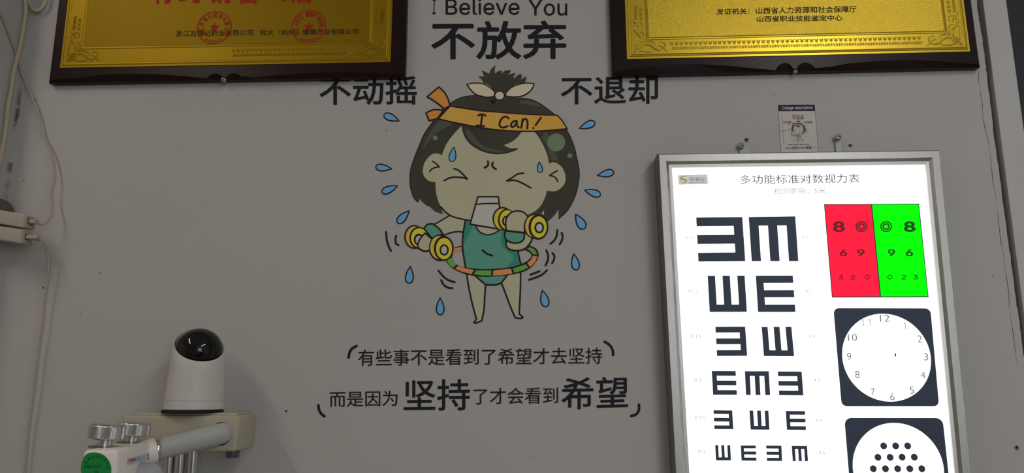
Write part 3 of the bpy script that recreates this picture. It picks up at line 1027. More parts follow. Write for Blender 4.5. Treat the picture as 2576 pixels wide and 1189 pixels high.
PROF = [(-0.0025, 0.0), (-0.0025, -0.016), (-0.0015, -0.0165), (-0.0015, -0.0185), (-0.0025, -0.019), (-0.0025, -0.0355), (0.0, -0.040), (0.0105, -0.040), (0.0108, -0.0395), (0.0150, -0.0362), (0.0155, -0.0362),
        (0.0200, -0.0356), (0.0203, -0.0332), (0.0203, 0.0)]
for i, nm in enumerate(('frame_rail',) * 4):
    j = (i + 1) % 4
    vs, fs = [], []
    for k in (i, j):
        for u, y in PROF:
            c = inset_corner(k, u)
            vs.append((c.x, y, c.z))
    m_ = len(PROF)
    for k in range(m_ - 1):
        fs.append((k, k + 1, m_ + k + 1, m_ + k))
    fs.append((m_ - 1, 0, m_, 2 * m_ - 1))
    SN = 6
    mk('frame_side', vs[:SN + 1] + vs[m_:m_ + SN + 1], [(k, k + 1, SN + 1 + k + 1, SN + 1 + k) for k in range(SN)], M('frame_side_shaded', (0.20, 0.195, 0.19), 0.42, metal=0.3), chart)  # sides coloured darker than the face, imitating their reflection of the dim room
    fs = fs[SN:]
    ra = mk('frame_rail', vs, fs, ALU if i in (0, 2) else M('brushed_aluminium_side', (0.46, 0.445, 0.42), 0.38, metal=0.9, var=0.12, vscale=60, stretch=(12, 1, 0.6), bump=0.05, bscale=120), chart)
GLOW = 1.7
LIT = M('lit_panel', (0.8, 0.8, 0.8), 0.35, var=0.01, emit=(1, 1, 1), estr=GLOW)
pc = [inset_corner(i, 0.0200) for i in range(4)]
panel = mk('lit_panel', [(p.x, YL, p.z) for p in pc] + [(p.x, -0.004, p.z) for p in pc], [(0, 1, 2, 3), (7, 6, 5, 4), (0, 4, 5, 1), (1, 5, 6, 2), (2, 6, 7, 3), (3, 7, 4, 0)], LIT, chart)
for o_ in (panel,):
    o_['label'] = 'white backlit chart face'
PRINT = M('chart_print', obs(36, 44, 58), 0.45, var=0.12, vscale=25, spec=0.25)
TP = 0.0004
K_ = cr(1640, 540, 3.716)
M_ = cr(1640, 860, 3.613)
N_ = cr(2040, 360, 2.7015)
O_ = cr(2060, 740, 2.647)
I_ = cr(1640, 360, 5.855)

EPOLY = [(0, 0), (5, 0), (5, 1), (1, 1), (1, 2), (5, 2), (5, 3), (1, 3), (1, 4), (5, 4), (5, 5), (0, 5)]   # opens to the right, y down


def optotype(tl, tr_, bl, br, way):
    loop = []
    for x, y in EPOLY:
        s, t = x / 5, y / 5
        if way == 'L':
            s = 1 - s
        elif way == 'D':
            s, t = t, s
        elif way == 'U':
            s, t = t, 1 - s
        loop.append(bilin([bl, br, tl, tr_], s, 1 - t))
    return prism('optotype', loop, YL, TP, PRINT, chart)


kk, mm = K_, M_
rows = [(kk((414, 24), (845, 20), (435, 437), (873, 433)), 'L'), (kk((905, 20), (1340, 14), (933, 433), (1369, 433)), 'D'),
        (kk((521, 569), (867, 567), (540, 907), (888, 906)), 'U'), (kk((971, 568), (1317, 567), (992, 907), (1342, 907)), 'R'),
        (kk((593, 1045), (872, 1044)) + mm((592, 126), (866, 125)), 'L'), (kk((1026, 1046), (1304, 1045)) + mm((1018, 126), (1293, 128)), 'U'),
        (mm((544, 262), (761, 263), (556, 478), (773, 479)), 'R'), (mm((845, 264), (1062, 264), (855, 480), (1075, 481)), 'D'), (mm((1144, 266), (1361, 267), (1157, 482), (1377, 484)), 'L'),
        (mm((560, 618), (730, 620), (568, 790), (740, 791)), 'L'), (mm((886, 621), (1059, 622), (898, 795), (1069, 796)), 'U'), (mm((1217, 625), (1391, 626), (1227, 797), (1401, 798)), 'R'),
        (mm((575, 935), (712, 936), (583, 1074), (719, 1074)), 'U'), (mm((807, 938), (943, 938), (815, 1076), (951, 1077)), 'R'), (mm((1038, 939), (1177, 940), (1046, 1079), (1184, 1080)), 'L'), (mm((1271, 942), (1410, 943), (1280, 1081), (1419, 1082)), 'D')]
for c, way in rows:
    optotype(*c, way)
FAINT = M('chart_fine_print', (0.25, 0.26, 0.30), 0.4, emit=(1, 1, 1), estr=0.26)  # dark ink paled with its own glow, imitating bloom from the lit panel


def ctext(name, s, crop, x0, y0, x1, y1, mat=FAINT, parent=chart, off=-0.006, fnt=None, lean=0.06, th=TP, pc_=False):
    (a, b), (c, d) = crop((x0, y0), (x1, y1))
    h = d - b
    return text_px(name, s, [(a + lean * h, d), (c + lean * h, d), (a, b), (c, b)], YL, th, mat, parent, off, fnt, pc_)


for s, crop, x0, y0, x1, y1 in (('0.1', K_, 313, 200, 375, 228), ('4.0', K_, 1400, 195, 1456, 222), ('0.12', K_, 340, 697, 432, 727), ('4.1', K_, 1435, 700, 1483, 732), ('0.15', K_, 360, 1115, 458, 1145),
                                ('4.2', K_, 1468, 1118, 1528, 1152), ('0.2', M_, 383, 322, 447, 355), ('4.3', M_, 1468, 330, 1525, 362), ('0.25', M_, 387, 670, 480, 703), ('4.4', M_, 1492, 695, 1548, 725),
                                ('0.3', M_, 420, 975, 485, 1008), ('4.5', M_, 1512, 988, 1572, 1020)):
    ctext('row_number', s, crop, x0, y0, x1, y1)
THIN = M('chart_title_ink', (0.10, 0.11, 0.16), 0.4, emit=(0.8, 0.85, 1), estr=0.05)
text_px('title', '多功能标准对数视力表', [(1863, 462.5), (2163.5, 459.5), (1861.5, 440), (2162, 437)], YL, TP, THIN, chart, -0.016, None, False)
text_px('subtitle', '检测距离：5米', [(1948.5, 488), (2078, 486), (1947.5, 473), (2077, 471)], YL, TP, FAINT, chart, -0.014, None, False)
# maker's sticker
st = prism('maker_sticker', [(1705.4, 440.3), (1779.5, 438.5), (1781.2, 462.1), (1707.5, 464.2)], YL, TP, M('sticker_silver', (0.30, 0.31, 0.33), 0.4, emit=(1, 1, 1), estr=0.42), chart)
GOLDINK = M('sticker_gold', (0.42, 0.32, 0.06), 0.4, emit=(0.75, 0.6, 0.2), estr=0.28)
ec = I_((467, 535))[0]
prism('emblem', curves([(ec[0] + 8.6, ec[1] - 4.5), (ec[0] + 3, ec[1] - 9.6), (ec[0] - 5, ec[1] - 8.2), (ec[0] - 9.3, ec[1] - 3), (ec[0] - 7, ec[1] + 1.2), (ec[0] - 1, ec[1] + 2), (ec[0] + 4.2, ec[1] + 3), (ec[0] + 3, ec[1] + 6), (ec[0] - 3, ec[1] + 7.6), (ec[0] - 8.4, ec[1] + 4.8)],
                       [(ec[0] - 8.4, ec[1] + 4.8), (ec[0] - 3, ec[1] + 9.6), (ec[0] + 5, ec[1] + 8), (ec[0] + 9, ec[1] + 3), (ec[0] + 7, ec[1] - 0.8), (ec[0] + 1, ec[1] - 2), (ec[0] - 3.6, ec[1] - 3.2), (ec[0] - 2.5, ec[1] - 6.2), (ec[0] + 3, ec[1] - 7.6), (ec[0] + 8.6, ec[1] - 4.5)]),
      YL, TP + .0002, GOLDINK, st)
ctext('lettering', '恒通达', I_, 545, 502, 780, 556, M('sticker_grey_ink', (0.12, 0.12, 0.12), 0.4, emit=(1, 1, 1), estr=0.10), st, -0.004, None, 0.03, TP + .0002)
ctext('lettering', 'HENGTONGDA', I_, 550, 568, 793, 588, M('sticker_red_ink', (0.3, 0.05, 0.06), 0.4, emit=(0.8, 0.25, 0.25), estr=0.25), st, 0.0, SANS, 0.03, TP + .0002)
# red / green panel
fr_ = prism('duochrome_border', N_((89, 413), (735, 410), (800, 1047), (143, 1048)), YL, TP, PRINT, chart)
redp = prism('red_panel', N_((95, 419), (408, 417), (469, 1039), (148, 1041)), YL, TP + .0003, M('lit_red', (0.06, 0.0, 0.0), 0.6, spec=0.1, emit=(1.0, 0.012, 0.045), estr=1.15), chart)
grnp = prism('green_panel', N_((416, 417), (730, 416), (794, 1039), (477, 1040)), YL, TP + .0003, M('lit_green', (0.0, 0.06, 0.0), 0.6, spec=0.1, emit=(0.0, 1.0, 0.0), estr=1.15), chart)
RNUM = M('red_numerals', (0.05, 0.01, 0.01), 0.4, emit=(0.25, 0.0, 0.01), estr=0.5)
GNUM = M('green_numerals', (0.01, 0.05, 0.01), 0.4, emit=(0.0, 0.1, 0.0), estr=0.5)


def ring_px(name, c, ro, ri, mat, parent, Y, th):
    mb = MB()
    n = 36
    o_ = [un(p[0], p[1], Y - th) for p in ell(c[0], c[1], ro[0], ro[1], n)]
    i_ = [un(p[0], p[1], Y - th) for p in ell(c[0], c[1], ri[0], ri[1], n)]
    ob = [Vector((v.x, Y, v.z)) for v in o_]
    fs = [(k, (k + 1) % n, n + (k + 1) % n, n + k) for k in range(n)] + [(k, (k + 1) % n, 2 * n + (k + 1) % n, 2 * n + k) for k in range(n)]
    mb.add(o_ + i_ + ob, fs)
    return mb.build(name, mat, parent)


for par, mat, items in ((redp, RNUM, (('8', 148, 530, 230, 603), ('6', 195, 720, 246, 768), ('9', 313, 720, 365, 768), ('3', 188, 895, 220, 925), ('2', 268, 895, 301, 925))),
                        (grnp, GNUM, (('8', 630, 530, 710, 603), ('9', 522, 720, 572, 768), ('6', 643, 720, 694, 768), ('2', 615, 895, 647, 925), ('3', 697, 895, 728, 925)))):
    for s, x0, y0, x1, y1 in items:
        ctext('numeral', s, N_, x0, y0, x1, y1, mat, par, {530: 0.03, 720: 0.02}.get(y0, 0.014), SANS, 0.03, TP + .0005)
for par, mat, c, c2 in ((redp, RNUM, (343, 566), (384, 909)), (grnp, GNUM, (511, 566), (537, 909))):
    p = N_(c)[0]
    ring_px('target_ring', p, (15.0, 13.8), (11.7, 10.6), mat, par, YL, TP + .0005)
    ring_px('target_ring', p, (9.4, 8.6), (5.6, 5.0), mat, par, YL, TP + .0005)
    p = N_(c2)[0]
    ring_px('target_ring', p, (6.3, 5.9), (4.2, 3.8), mat, par, YL, TP + .0005)


def rounded_quad(c, r, n=6):
    """c = TL,TR,BR,BL pixels"""
    out = []
    for i in range(4):
        p, a, b = c[i], c[i - 1], c[(i + 1) % 4]
        da = (a[0] - p[0], a[1] - p[1])
        db = (b[0] - p[0], b[1] - p[1])
        la, lb2 = math.hypot(*da), math.hypot(*db)
        p1 = (p[0] + da[0] / la * r, p[1] + da[1] / la * r)
        p2 = (p[0] + db[0] / lb2 * r, p[1] + db[1] / lb2 * r)
        for k in range(n + 1):
            t = k / n
            out.append(tuple((1 - t) ** 2 * p1[j] + 2 * t * (1 - t) * p[j] + t * t * p2[j] for j in (0, 1)))
    return out


def circle_w(name, c, r, Y, th, mat, parent, n=64):
    fr = [Vector((c.x + r * math.cos(2 * math.pi * k / n), Y - th, c.z + r * math.sin(2 * math.pi * k / n))) for k in range(n)]
    bk_ = [Vector((v.x, Y, v.z)) for v in fr]
    return mk(name, fr + bk_, [tuple(range(n))] + [(k, (k + 1) % n, n + (k + 1) % n, n + k) for k in range(n)], mat, parent)


CLKINK = M('clock_numeral_ink', (0.12, 0.12, 0.14), 0.4, emit=(1, 1, 1), estr=0.14)
CLK = O_((97, 91), (743, 93), (801, 745), (152, 745))
clock = prism('clock_panel', rounded_quad(CLK, 16), YL, TP, PRINT, chart)
yt = YL - TP - .0003
RD = (un(*O_((744, 420))[0], yt) - un(*O_((155, 415))[0], yt)).length / 2
cc_ = un(*O_((450, 418))[0], yt)
cc_.y = 0
circle_w('clock_face', cc_, RD, YL, TP + .0003, LIT, clock)
for s, x0, y0, x1, y1 in (('12', 405, 135, 470, 182), ('1', 567, 188, 580, 230), ('2', 655, 272, 685, 320), ('3', 697, 392, 727, 440), ('4', 677, 515, 707, 560), ('5', 603, 612, 633, 662), ('6', 473, 657, 503, 705),
                          ('7', 345, 625, 372, 670), ('8', 240, 508, 270, 557), ('9', 186, 390, 215, 437), ('10', 192, 263, 253, 310), ('11', 286, 165, 345, 210)):
    if s in ('1', '11'):
        for xx in ((x0 + 9,) if s == '1' else (x0 + 11, x1 - 3)):
            mb = MB()
            stroke_data(mb, [O_((xx - 2, y0), (xx + 1, y1)), O_((xx - 2, y0 + 1), (xx - 9, y0 + 9))], 1.5, YL, TP + .0006)
            mb.build('numeral', CLKINK, clock)
    else:
        ctext('numeral', s, O_, x0, y0, x1, y1, CLKINK, clock, 0.0, None, 0.06, TP + .0006)
prism('centre_mark', O_((505, 393), (516, 392), (514, 410), (507, 417)), YL, TP + .0006, PRINT, clock)
# dot panel
tlw = un(*O_((169, 822))[0], YL)
w_, h_ = (un(*CLK[1], YL) - un(*CLK[0], YL)).length, (un(*CLK[0], YL) - un(*CLK[3], YL)).length
px0, px1 = tlw.x, un(*O_((823, 822))[0], YL).x
vs = []
rr = 0.0100
for cx_, cz_, a0 in ((px1 - rr, tlw.z - rr, 0), (px0 + rr, tlw.z - rr, 90), (px0 + rr, tlw.z - h_ + rr, 180), (px1 - rr, tlw.z - h_ + rr, 270)):
    for k in range(7):
        a = math.radians(a0 + 15 * k)
        vs.append((cx_ + rr * math.cos(a), cz_ + rr * math.sin(a)))
n = len(vs)
dotp = mk('dot_panel', [(x, YL - TP, z) for x, z in vs] + [(x, YL, z) for x, z in vs], [tuple(range(n))] + [(i, (i + 1) % n, n + (i + 1) % n, n + i) for i in range(n)], PRINT, chart)
dc = Vector(((px0 + px1) / 2, 0, tlw.z - (un(*O_((495, 822))[0], YL).z - un(*O_((495, 855))[0], YL).z) - RD))
circle_w('dial', dc, RD, YL, TP + .0003, LIT, dotp)
dpx = [O_(p)[0] for p in ((431, 1008), (511, 1008), (591, 1008), (393, 1084), (474, 1084), (554, 1083), (635, 1083), (362, 1160), (443, 1160), (524, 1160), (605, 1160), (685, 1160))]
dw = [un(p[0], p[1], yt) for p in dpx]
mid = sum((d.z for d in dw[7:]), 0) / 5
dw += [Vector((d.x, 0, 2 * mid - d.z)) for d in dw[:7]]
for d in dw:
    circle_w('dot', d, 0.0049, YL, TP + .0006, PRINT, dotp, 20)
# hanging straps
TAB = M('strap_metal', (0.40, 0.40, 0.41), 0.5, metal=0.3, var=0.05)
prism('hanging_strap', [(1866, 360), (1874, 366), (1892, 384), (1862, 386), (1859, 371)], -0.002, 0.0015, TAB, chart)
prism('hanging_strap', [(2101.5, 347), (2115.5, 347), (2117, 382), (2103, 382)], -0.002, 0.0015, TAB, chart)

# ------------------------------------------------------------------ gold award plaques
LACQ = M('dark_lacquer', (0.019, 0.008, 0.0085), 0.3, var=0.15, vscale=20, stretch=(0.3, 1, 1.0), spec=0.17)
GOLD = M('gold_foil', (0.62, 0.43, 0.04), 0.34, metal=0.85, var=0.05, vscale=15)
GOLDTEX = M('gold_foil_grained', (0.60, 0.415, 0.04), 0.36, metal=0.85, var=0.08, vscale=300, bump=0.3, bscale=620)
GOLDSM = M('gold_print', (0.285, 0.170, 0.004), 0.5, metal=0.5, var=0.03, vscale=8, bump=0.03, bscale=300)


GOLDL = M('gold_foil_dull', (0.33, 0.205, 0.008), 0.44, metal=0.6, var=0.05, vscale=15)


def plaque(name_label, bl, br, gbl, gbr, left_edge_top, scallop, front, field_mat, flor_range, side_n, gold, relief):
    """bl, br = pixel of the board's bottom corners, gbl, gbr = gold plate's bottom corners"""
    YB = -front
    b0, b1 = un(*bl, YB), un(*br, YB)
    root = thing('award_plaque', (b0 + b1) / 2, name_label, 'plaque', 'gold award plaques')
    hgt = 0.42
    upv = Vector((-(b1.z - b0.z), 0, b1.x - b0.x)).normalized()
    # board: scalloped front face, chamfered down to the outer edge
    sc = [un(*p, YB) for p in scallop]
    t0, t1 = b0 + upv * hgt, b1 + upv * hgt
    ex = (b1 - b0).normalized()
    face = [b0 + ex * 0.004 + upv * 0.004] + sc + [b1 - ex * 0.004 + upv * 0.004, t1 - ex * 0.004, t0 + ex * 0.004]
    rim = [b0.copy()]
    for s in sc:
        k = (s - b0).dot(ex)
        rim.append(b0 + ex * k)
    rim += [b1.copy(), t1.copy(), t0.copy()]
    for r_ in rim:
        r_.y = YB + 0.006
    bkk = [Vector((r_.x, -0.0008, r_.z)) for r_ in rim]
    n = len(face)
    tris = tessellate_polygon([[Vector((p.x, p.z, 0)) for p in face]])
    fs = [tuple(t) for t in tris] + [(i, (i + 1) % n, n + (i + 1) % n, n + i) for i in range(n)] + [(n + i, n + (i + 1) % n, 2 * n + (i + 1) % n, 2 * n + i) for i in range(n)]
    mk('board', face + rim + bkk, fs, LACQ, root)
    # gold plate with stepped mouldings
    g0, g1 = un(*gbl, YB - 0.001), un(*gbr, YB - 0.001)
    gx = (g1 - g0).normalized()
    gz = Vector((-gx.z, 0, gx.x))
    gw, gh = (g1 - g0).length, 0.36

    def loc(u, v, d=0.0):
        p = g0 + gx * u + gz * v
        return Vector((p.x, YB - 0.001 - d, p.z))
    prof = [(0, 0, -0.001), (0.0004, 0.0004, 0.0004), (0.0038, 0, 0.0004), (0.0046, 0, 0.0014), (0.0060, 0, 0.0020), (0.0078, 0, 0.0013), (0.0086, 0, 0.0004), (0.0330, 0, 0.0004), (0.0338, 0, 0.0016), (0.0352, 0, 0.0019), (0.0368, 0, 0.0012), (0.0378, 0, 0.0003)]
    ins = [(p[0], p[2] * relief) for p in prof]
    vs = []
    for i_, d in ins:
        vs += [loc(i_, i_, d), loc(gw - i_, i_, d), loc(gw - i_, gh - i_, d), loc(i_, gh - i_, d)]
    fs = []
    for k in range(len(ins) - 1):
        for c in range(4):
            fs.append((k * 4 + c, k * 4 + (c + 1) % 4, k * 4 + 4 + (c + 1) % 4, k * 4 + 4 + c))
    plate = mk('gold_plate', vs, fs, gold, root)
    i_ = 0.0378
    field = mk('plate_field', [loc(i_, i_, .0003), loc(gw - i_, i_, .0003), loc(gw - i_, gh - i_, .0003), loc(i_, gh - i_, .0003)], [(0, 1, 2, 3)], field_mat, root)
    # beaded border: one floret mesh shared by all
    fm = bpy.data.meshes.new('floret')
    bm = bmesh.new()
    for dx, dz, r in ((0, 0, .0019), (.0022, .0019, .0013), (-.0022, .0019, .0013), (0, -.0027, .0013), (.002, -.0012, .0011), (-.002, -.0012, .0011)):
        bmesh.ops.create_icosphere(bm, subdivisions=1, radius=r, matrix=Matrix.Translation((dx, 0, dz)))
    bmesh.ops.scale(bm, vec=(1, 0.28 * relief, 1), verts=bm.verts)
    for f in bm.faces:
        f.smooth = True
    bm.to_mesh(fm)
    bm.free()
    fm.materials.append(gold)
    pitch = 0.0079
    a, b = flor_range
    k = a
    while k < gw - b:
        link('floret', fm, loc(k, 0.0258, 0.0004 * relief), plate)
        k += pitch
    for side in (0, 1):
        for q in range(side_n):
            v = 0.072 + q * pitch
            link('floret', fm, loc(0.0258 if side == 0 else gw - 0.0258, v, 0.0004 * relief), plate)
    # fine slanted ribs below the florets
    mb = MB()
    k = a
    while k < gw - b:
        p0, p1 = loc(k, 0.0148, 0.0005), loc(k + 0.0014, 0.0198, 0.0005)
        tube_data(mb, [p0, (p0 + p1) / 2 - Vector((0, .0005, 0)), p1], [0.0005, 0.0009, 0.0005], 5)
        k += 0.0026
    for side in (0, 1):
        k = 0.070
        while k < 0.072 + side_n * pitch:
            u = 0.0172 if side == 0 else gw - 0.0172
            tube_data(mb, [loc(u - .0024, k, .0005), loc(u, k + .0007, .001), loc(u + .0024, k + .0014, .0005)], [0.0005, 0.0009, 0.0005], 5)
            k += 0.0026
    yp = YB - 0.0014 * (1 if relief == 1 else 0.85)
    for v in mb.v:
        v.y = yp + (v.y - yp) * 0.5 * relief
    tag(mb.build('rib_border', gold, plate, smooth=True), kind='stuff')
    # leafy corner scrolls
    for side in (0, 1):
        mb = MB()
        rnd = random.Random(3 + side)

        def L(u, v, d=0.0009):
            return loc(u if side == 0 else gw - u, v, d)

        def scroll(pts, r):
            P = crom3([L(*p) for p in pts], 4)
            rs = [r * (0.35 + 0.65 * math.sin(math.pi * min(1, .15 + i / (len(P) - 1) * .85))) for i in range(len(P))]
            tube_data(mb, P, rs, 6)
        for sw in (False, True):
            S = lambda pts: [(b_, a_) if sw else (a_, b_) for a_, b_ in pts]
            scroll(S([(.018, .018), (.028, .024), (.038, .024), (.046, .018), (.054, .014), (.062, .018), (.064, .025), (.058, .029), (.054, .026)]), .0017)
            scroll(S([(.022, .014), (.034, .012), (.044, .013), (.048, .017)]), .0014)
            scroll(S([(.030, .029), (.038, .031), (.046, .028), (.048, .023)]), .0014)
            scroll(S([(.052, .022), (.058, .021), (.066, .013), (.070, .012)]), .0013)
            scroll(S([(.012, .012), (.018, .024), (.026, .028)]), .0015)
        for q in range(40):
            u = rnd.uniform(.011, .066)
            v = rnd.uniform(.0105, .031)
            if rnd.random() < .5:
                u, v = v, u
            c = L(u, v, 0.0005)
            r = rnd.uniform(.0008, .0016)
            mb.add([c + Vector((r, 0, 0)), c + Vector((0, 0, r)), c + Vector((-r, 0, 0)), c + Vector((0, 0, -r)), c + Vector((0, -r * .9, 0))], [(0, 1, 4), (1, 2, 4), (2, 3, 4), (3, 0, 4)])
        for v in mb.v:
            v.y = yp + (v.y - yp) * 0.42 * relief
        mb.build('corner_scroll', gold, plate, smooth=True)
    return root, YB - 0.001 - 0.0003, loc, gw


# scalloped lower face edges (arcs and the two lobes round the screw)
SCR = [(1600, 172), (1640, 166), (1680, 162.5), (1750, 161), (1830, 165), (1900, 172), (1951, 176), (1957, 166), (1966, 160), (1976, 158), (1987, 162), (1996, 173), (2003, 174), (2009, 164), (2018, 158), (2029, 157), (2041, 162),
       (2051, 171), (2090, 168), (2130, 160), (2200, 153.5), (2280, 150.5), (2360, 153), (2420, 159)]
SCL = [(190, 197), (250, 188), (320, 185), (400, 187), (470, 192), (520, 196), (528, 189), (538, 185), (548, 185), (556, 190), (562, 195), (569, 195), (575, 188), (585, 184), (596, 185), (606, 191), (640, 194),
       (720, 187), (800, 182.5), (870, 181), (940, 184), (985, 188)]
pl, YG1, locL, gwL = plaque('dark framed gold plaque at upper left with two red round company seals', (118, 206), (1017.5, 190), (150, 171), (983, 156), 0, SCL, 0.018, GOLDSM, (0.30, 0.075), 3, GOLDL, 0.35)
pr, YG2, locR, gwR = plaque('dark framed gold plaque at upper right with leafy embossed border and two black lines', (1541, 187), (2470, 166), (1577, 149), (2441, 130), 0, SCR, 0.018, GOLDTEX, (0.075, 0.075), 3, GOLD, 1.0)
PINK = M('plaque_black_print', (0.030, 0.020, 0.010), 0.5)
PRED = M('plaque_red_print', obs(112, 28, 22), 0.6, spec=0.1)
PT = 0.0003
for s, q in (('发证机关：', [(1802.5, 37), (1886, 35.5), (1802.5, 22), (1886, 20.5)]), ('山西省人力资源和社会保障厅', [(1901.5, 35), (2155, 31), (1901.5, 18.6), (2155, 14.6)]),
             ('山西省职业技能鉴定中心', [(1904, 55), (2119.5, 52), (1904, 40.2), (2119.5, 37)])):
    text_px('print_line', s, q, YG2, PT, PINK, pr, 0.012, None, False)
for s, q in (('浙江双槐记药业有限公司', [(442, 92), (636, 89), (442, 76.8), (636, 74)]), ('兖大（杭州）健康产业有限公司', [(654, 89), (901.5, 86), (654, 74.6), (901.5, 71.6)])):
    text_px('print_line', s, q, YG1, PT, PINK, pl, 0.004, None, False)
for ch, x0, x1, yb in (('特', 384, 434, 10), ('约', 449, 506, 8), ('销', 524, 582, 9), ('售', 596, 648, 10), ('专', 676, 730, 6), ('店', 733, 786, 9)):
    text_px('red_character', ch, [(x0, yb), (x1, yb - .5), (x0 + 3, yb - 66), (x1 + 3, yb - 66.5)], YG1, PT, PRED, pl, 0.03)


def seal(c, text, number):
    ctr = un(c[0], c[1], YG1)
    R = 0.0303
    n = 64
    mb = MB()
    rings = []
    for r, d in ((R, 0.0), (R, PT), (R - .0019, PT), (R - .0019, 0.0)):
        rings.append([Vector((ctr.x + r * math.cos(2 * math.pi * k / n), YG1 - d, ctr.z + r * math.sin(2 * math.pi * k / n))) for k in range(n)])
    fs = []
    for i in range(3):
        for k in range(n):
            fs.append((i * n + k, i * n + (k + 1) % n, (i + 1) * n + (k + 1) % n, (i + 1) * n + k))
    mb.add(sum(rings, []), fs)
    s = mb.build('seal', PRED, pl)
    st_ = []
    for k in range(10):
        a = math.pi / 2 + k * math.pi / 5
        r = .0092 if k % 2 == 0 else .0036
        st_.append(Vector((ctr.x + r * math.cos(a), YG1 - PT - .0003, ctr.z + r * math.sin(a))))
    tri = tessellate_polygon([[Vector((p.x, p.z, 0)) for p in st_]])
    bk_ = [Vector((p.x, YG1, p.z)) for p in st_]
    mk('star', st_ + bk_, [tuple(t) for t in tri] + [(k, (k + 1) % 10, 10 + (k + 1) % 10, 10 + k) for k in range(10)], PRED, s)

    def arc(chars, r, a0, a1, h, w, inward, nm):
        mb2 = MB()
        for i, ch in enumerate(chars):
            a = math.radians(a0 + (a1 - a0) * i / (len(chars) - 1))
            v, f = glyph(ch, 0.0)
            rad = Vector((math.cos(a), 0, math.sin(a)))
            upd = rad if not inward else -rad
            rt_ = Vector((upd.z, 0, -upd.x))
            o_ = Vector((ctr.x, YG1, ctr.z)) + rad * r
            wid = 0.5 if not inward else 0.28

            def place(x, y, front):
                return o_ + rt_ * ((x - wid) * w) + upd * ((y - 0.36) * h) - Vector((0, PT + .0002 if front else 0, 0))
            flat_solid(v, f, place, mb2)
        mb2.build(nm, PRED, s)
    arc(text, .0225, 212, -32, .0104, .0074, False, 'arc_text')
    arc(number, .0248, 236, 304, .0040, .0040, True, 'arc_number')


seal((539.3, 69.2), '浙江双槐记药业有限公司', '3307040098261')
seal((776.9, 66.7), '兖大（杭州）健康产业有限公司', '33011010342594')

# ------------------------------------------------------------------ screws, wall plugs, nail holes
STEEL = M('screw_steel', (0.46, 0.46, 0.45), 0.35, metal=0.9, var=0.1, vscale=200)


def screw(px, py, rpx, proud, label, tilt=(0, 0)):
    c = un(px, py, -proud)
    r = rpx * 0.00062
    ax = Vector((tilt[0], -1, tilt[1])).normalized()
    s = thing('screw', (c.x, 0, c.z), label, 'screw', 'screws in the wall')
    mb = MB()
    lathe_data(mb, [(r * .5, -.0015), (r * .96, -.0006), (r, 0), (r * .94, r * .28), (r * .75, r * .48), (r * .4, r * .58), (0.0001, r * .6)], c, ax, 24)
    mb.build('head', STEEL, s, angle=math.radians(50))
    mb = MB()
    tube_data(mb, [Vector((c.x, 0.004, c.z)), c], r * .42, 10)
    mb.build('shank', STEEL, s)
    e1 = ax.cross(Vector((0, 0, 1))).normalized()
    e2 = ax.cross(e1)
    mb = MB()
    tp = c + ax * (r * .6)
    for a, b in ((e1, e2), (e2, e1)):
        vs = []
        for d in (-.0006, .0002):
            for sa, sb in ((-1, -1), (1, -1), (1, 1), (-1, 1)):
                vs.append(tp + a * (sa * r * .5) + b * (sb * r * .11) + ax * d)
        mb.add(vs, [(0, 1, 2, 3), (4, 5, 6, 7), (0, 1, 5, 4), (1, 2, 6, 5), (2, 3, 7, 6), (3, 0, 4, 7)])
    mb.build('cross_recess', M('screw_recess', (0.02, 0.02, 0.02), 0.8), s)
    return s


screw(563, 201, 7.0, 0.0135, 'bright crosshead screw under the bottom edge of the left plaque', (0.2, -0.25))
screw(2001, 179, 6.2, 0.0135, 'crosshead screw at the bottom edge of the right plaque', (0, -0.2))
screw(1864, 367, 8.6, 0.006, 'left grey crosshead screw holding a strap of the light box', (0.1, 0))
screw(2108.5, 345, 8.6, 0.008, 'right grey crosshead screw holding a strap of the light box', (0.05, 0.1))


def wall_plug(px, py, rpx, label, seed):
    c = un(px, py)
    rnd = random.Random(seed)
    r = rpx * 0.00062
    t = thing('wall_plug', (c.x, 0, c.z), label, 'wall plug', 'old screw holes')
    n = 14
    ro = [r * rnd.uniform(.85, 1.2) for _ in range(n)]
    vs = [Vector((c.x + ro[k] * math.cos(2 * math.pi * k / n), 0, c.z + ro[k] * math.sin(2 * math.pi * k / n))) for k in range(n)]
    vs += [Vector((c.x + .75 * ro[k] * math.cos(2 * math.pi * k / n), -.0012, c.z + .75 * ro[k] * math.sin(2 * math.pi * k / n))) for k in range(n)]
    mk('collar', vs, [(k, (k + 1) % n, n + (k + 1) % n, n + k) for k in range(n)] + [tuple(range(n, 2 * n))], M('plug_grey', (0.28, 0.26, 0.25), 0.8, var=0.3, vscale=400), t)
    circle_w('hole', c + Vector((-.0004, 0, .0002)), r * .52, -0.001, .0004, M('hole_dark', (0.03, 0.028, 0.026), 0.9), t, 10)


wall_plug(1878, 352, 6.6, 'ragged old wall plug up and right of the left strap screw', 1)
wall_plug(2139, 366, 5.2, 'small old wall plug right of the right strap screw', 2)
wall_plug(2557.5, 1125, 6.0, 'lone nail hole at the lower right edge of the wall', 3)


def fleck(px, py, rpx, label, col=(0.06, 0.055, 0.05), seed=0):
    c = un(px, py)
    rnd = random.Random(seed)
    r = rpx * 0.00062
    n = 9
    ro = [r * rnd.uniform(.6, 1.25) for _ in range(n)]
    vs = [Vector((c.x + ro[k] * math.cos(2 * math.pi * k / n), 0.0002, c.z + ro[k] * 1.1 * math.sin(2 * math.pi * k / n))) for k in range(n)] + [Vector((c.x, -.0007, c.z))]
    o_ = mk('nail_hole', vs, [(k, (k + 1) % n, n) for k in range(n)], M('fleck_%d' % int(col[0] * 100), col, 0.9))
    tag(o_, label, 'nail hole', 'small marks on the wall')


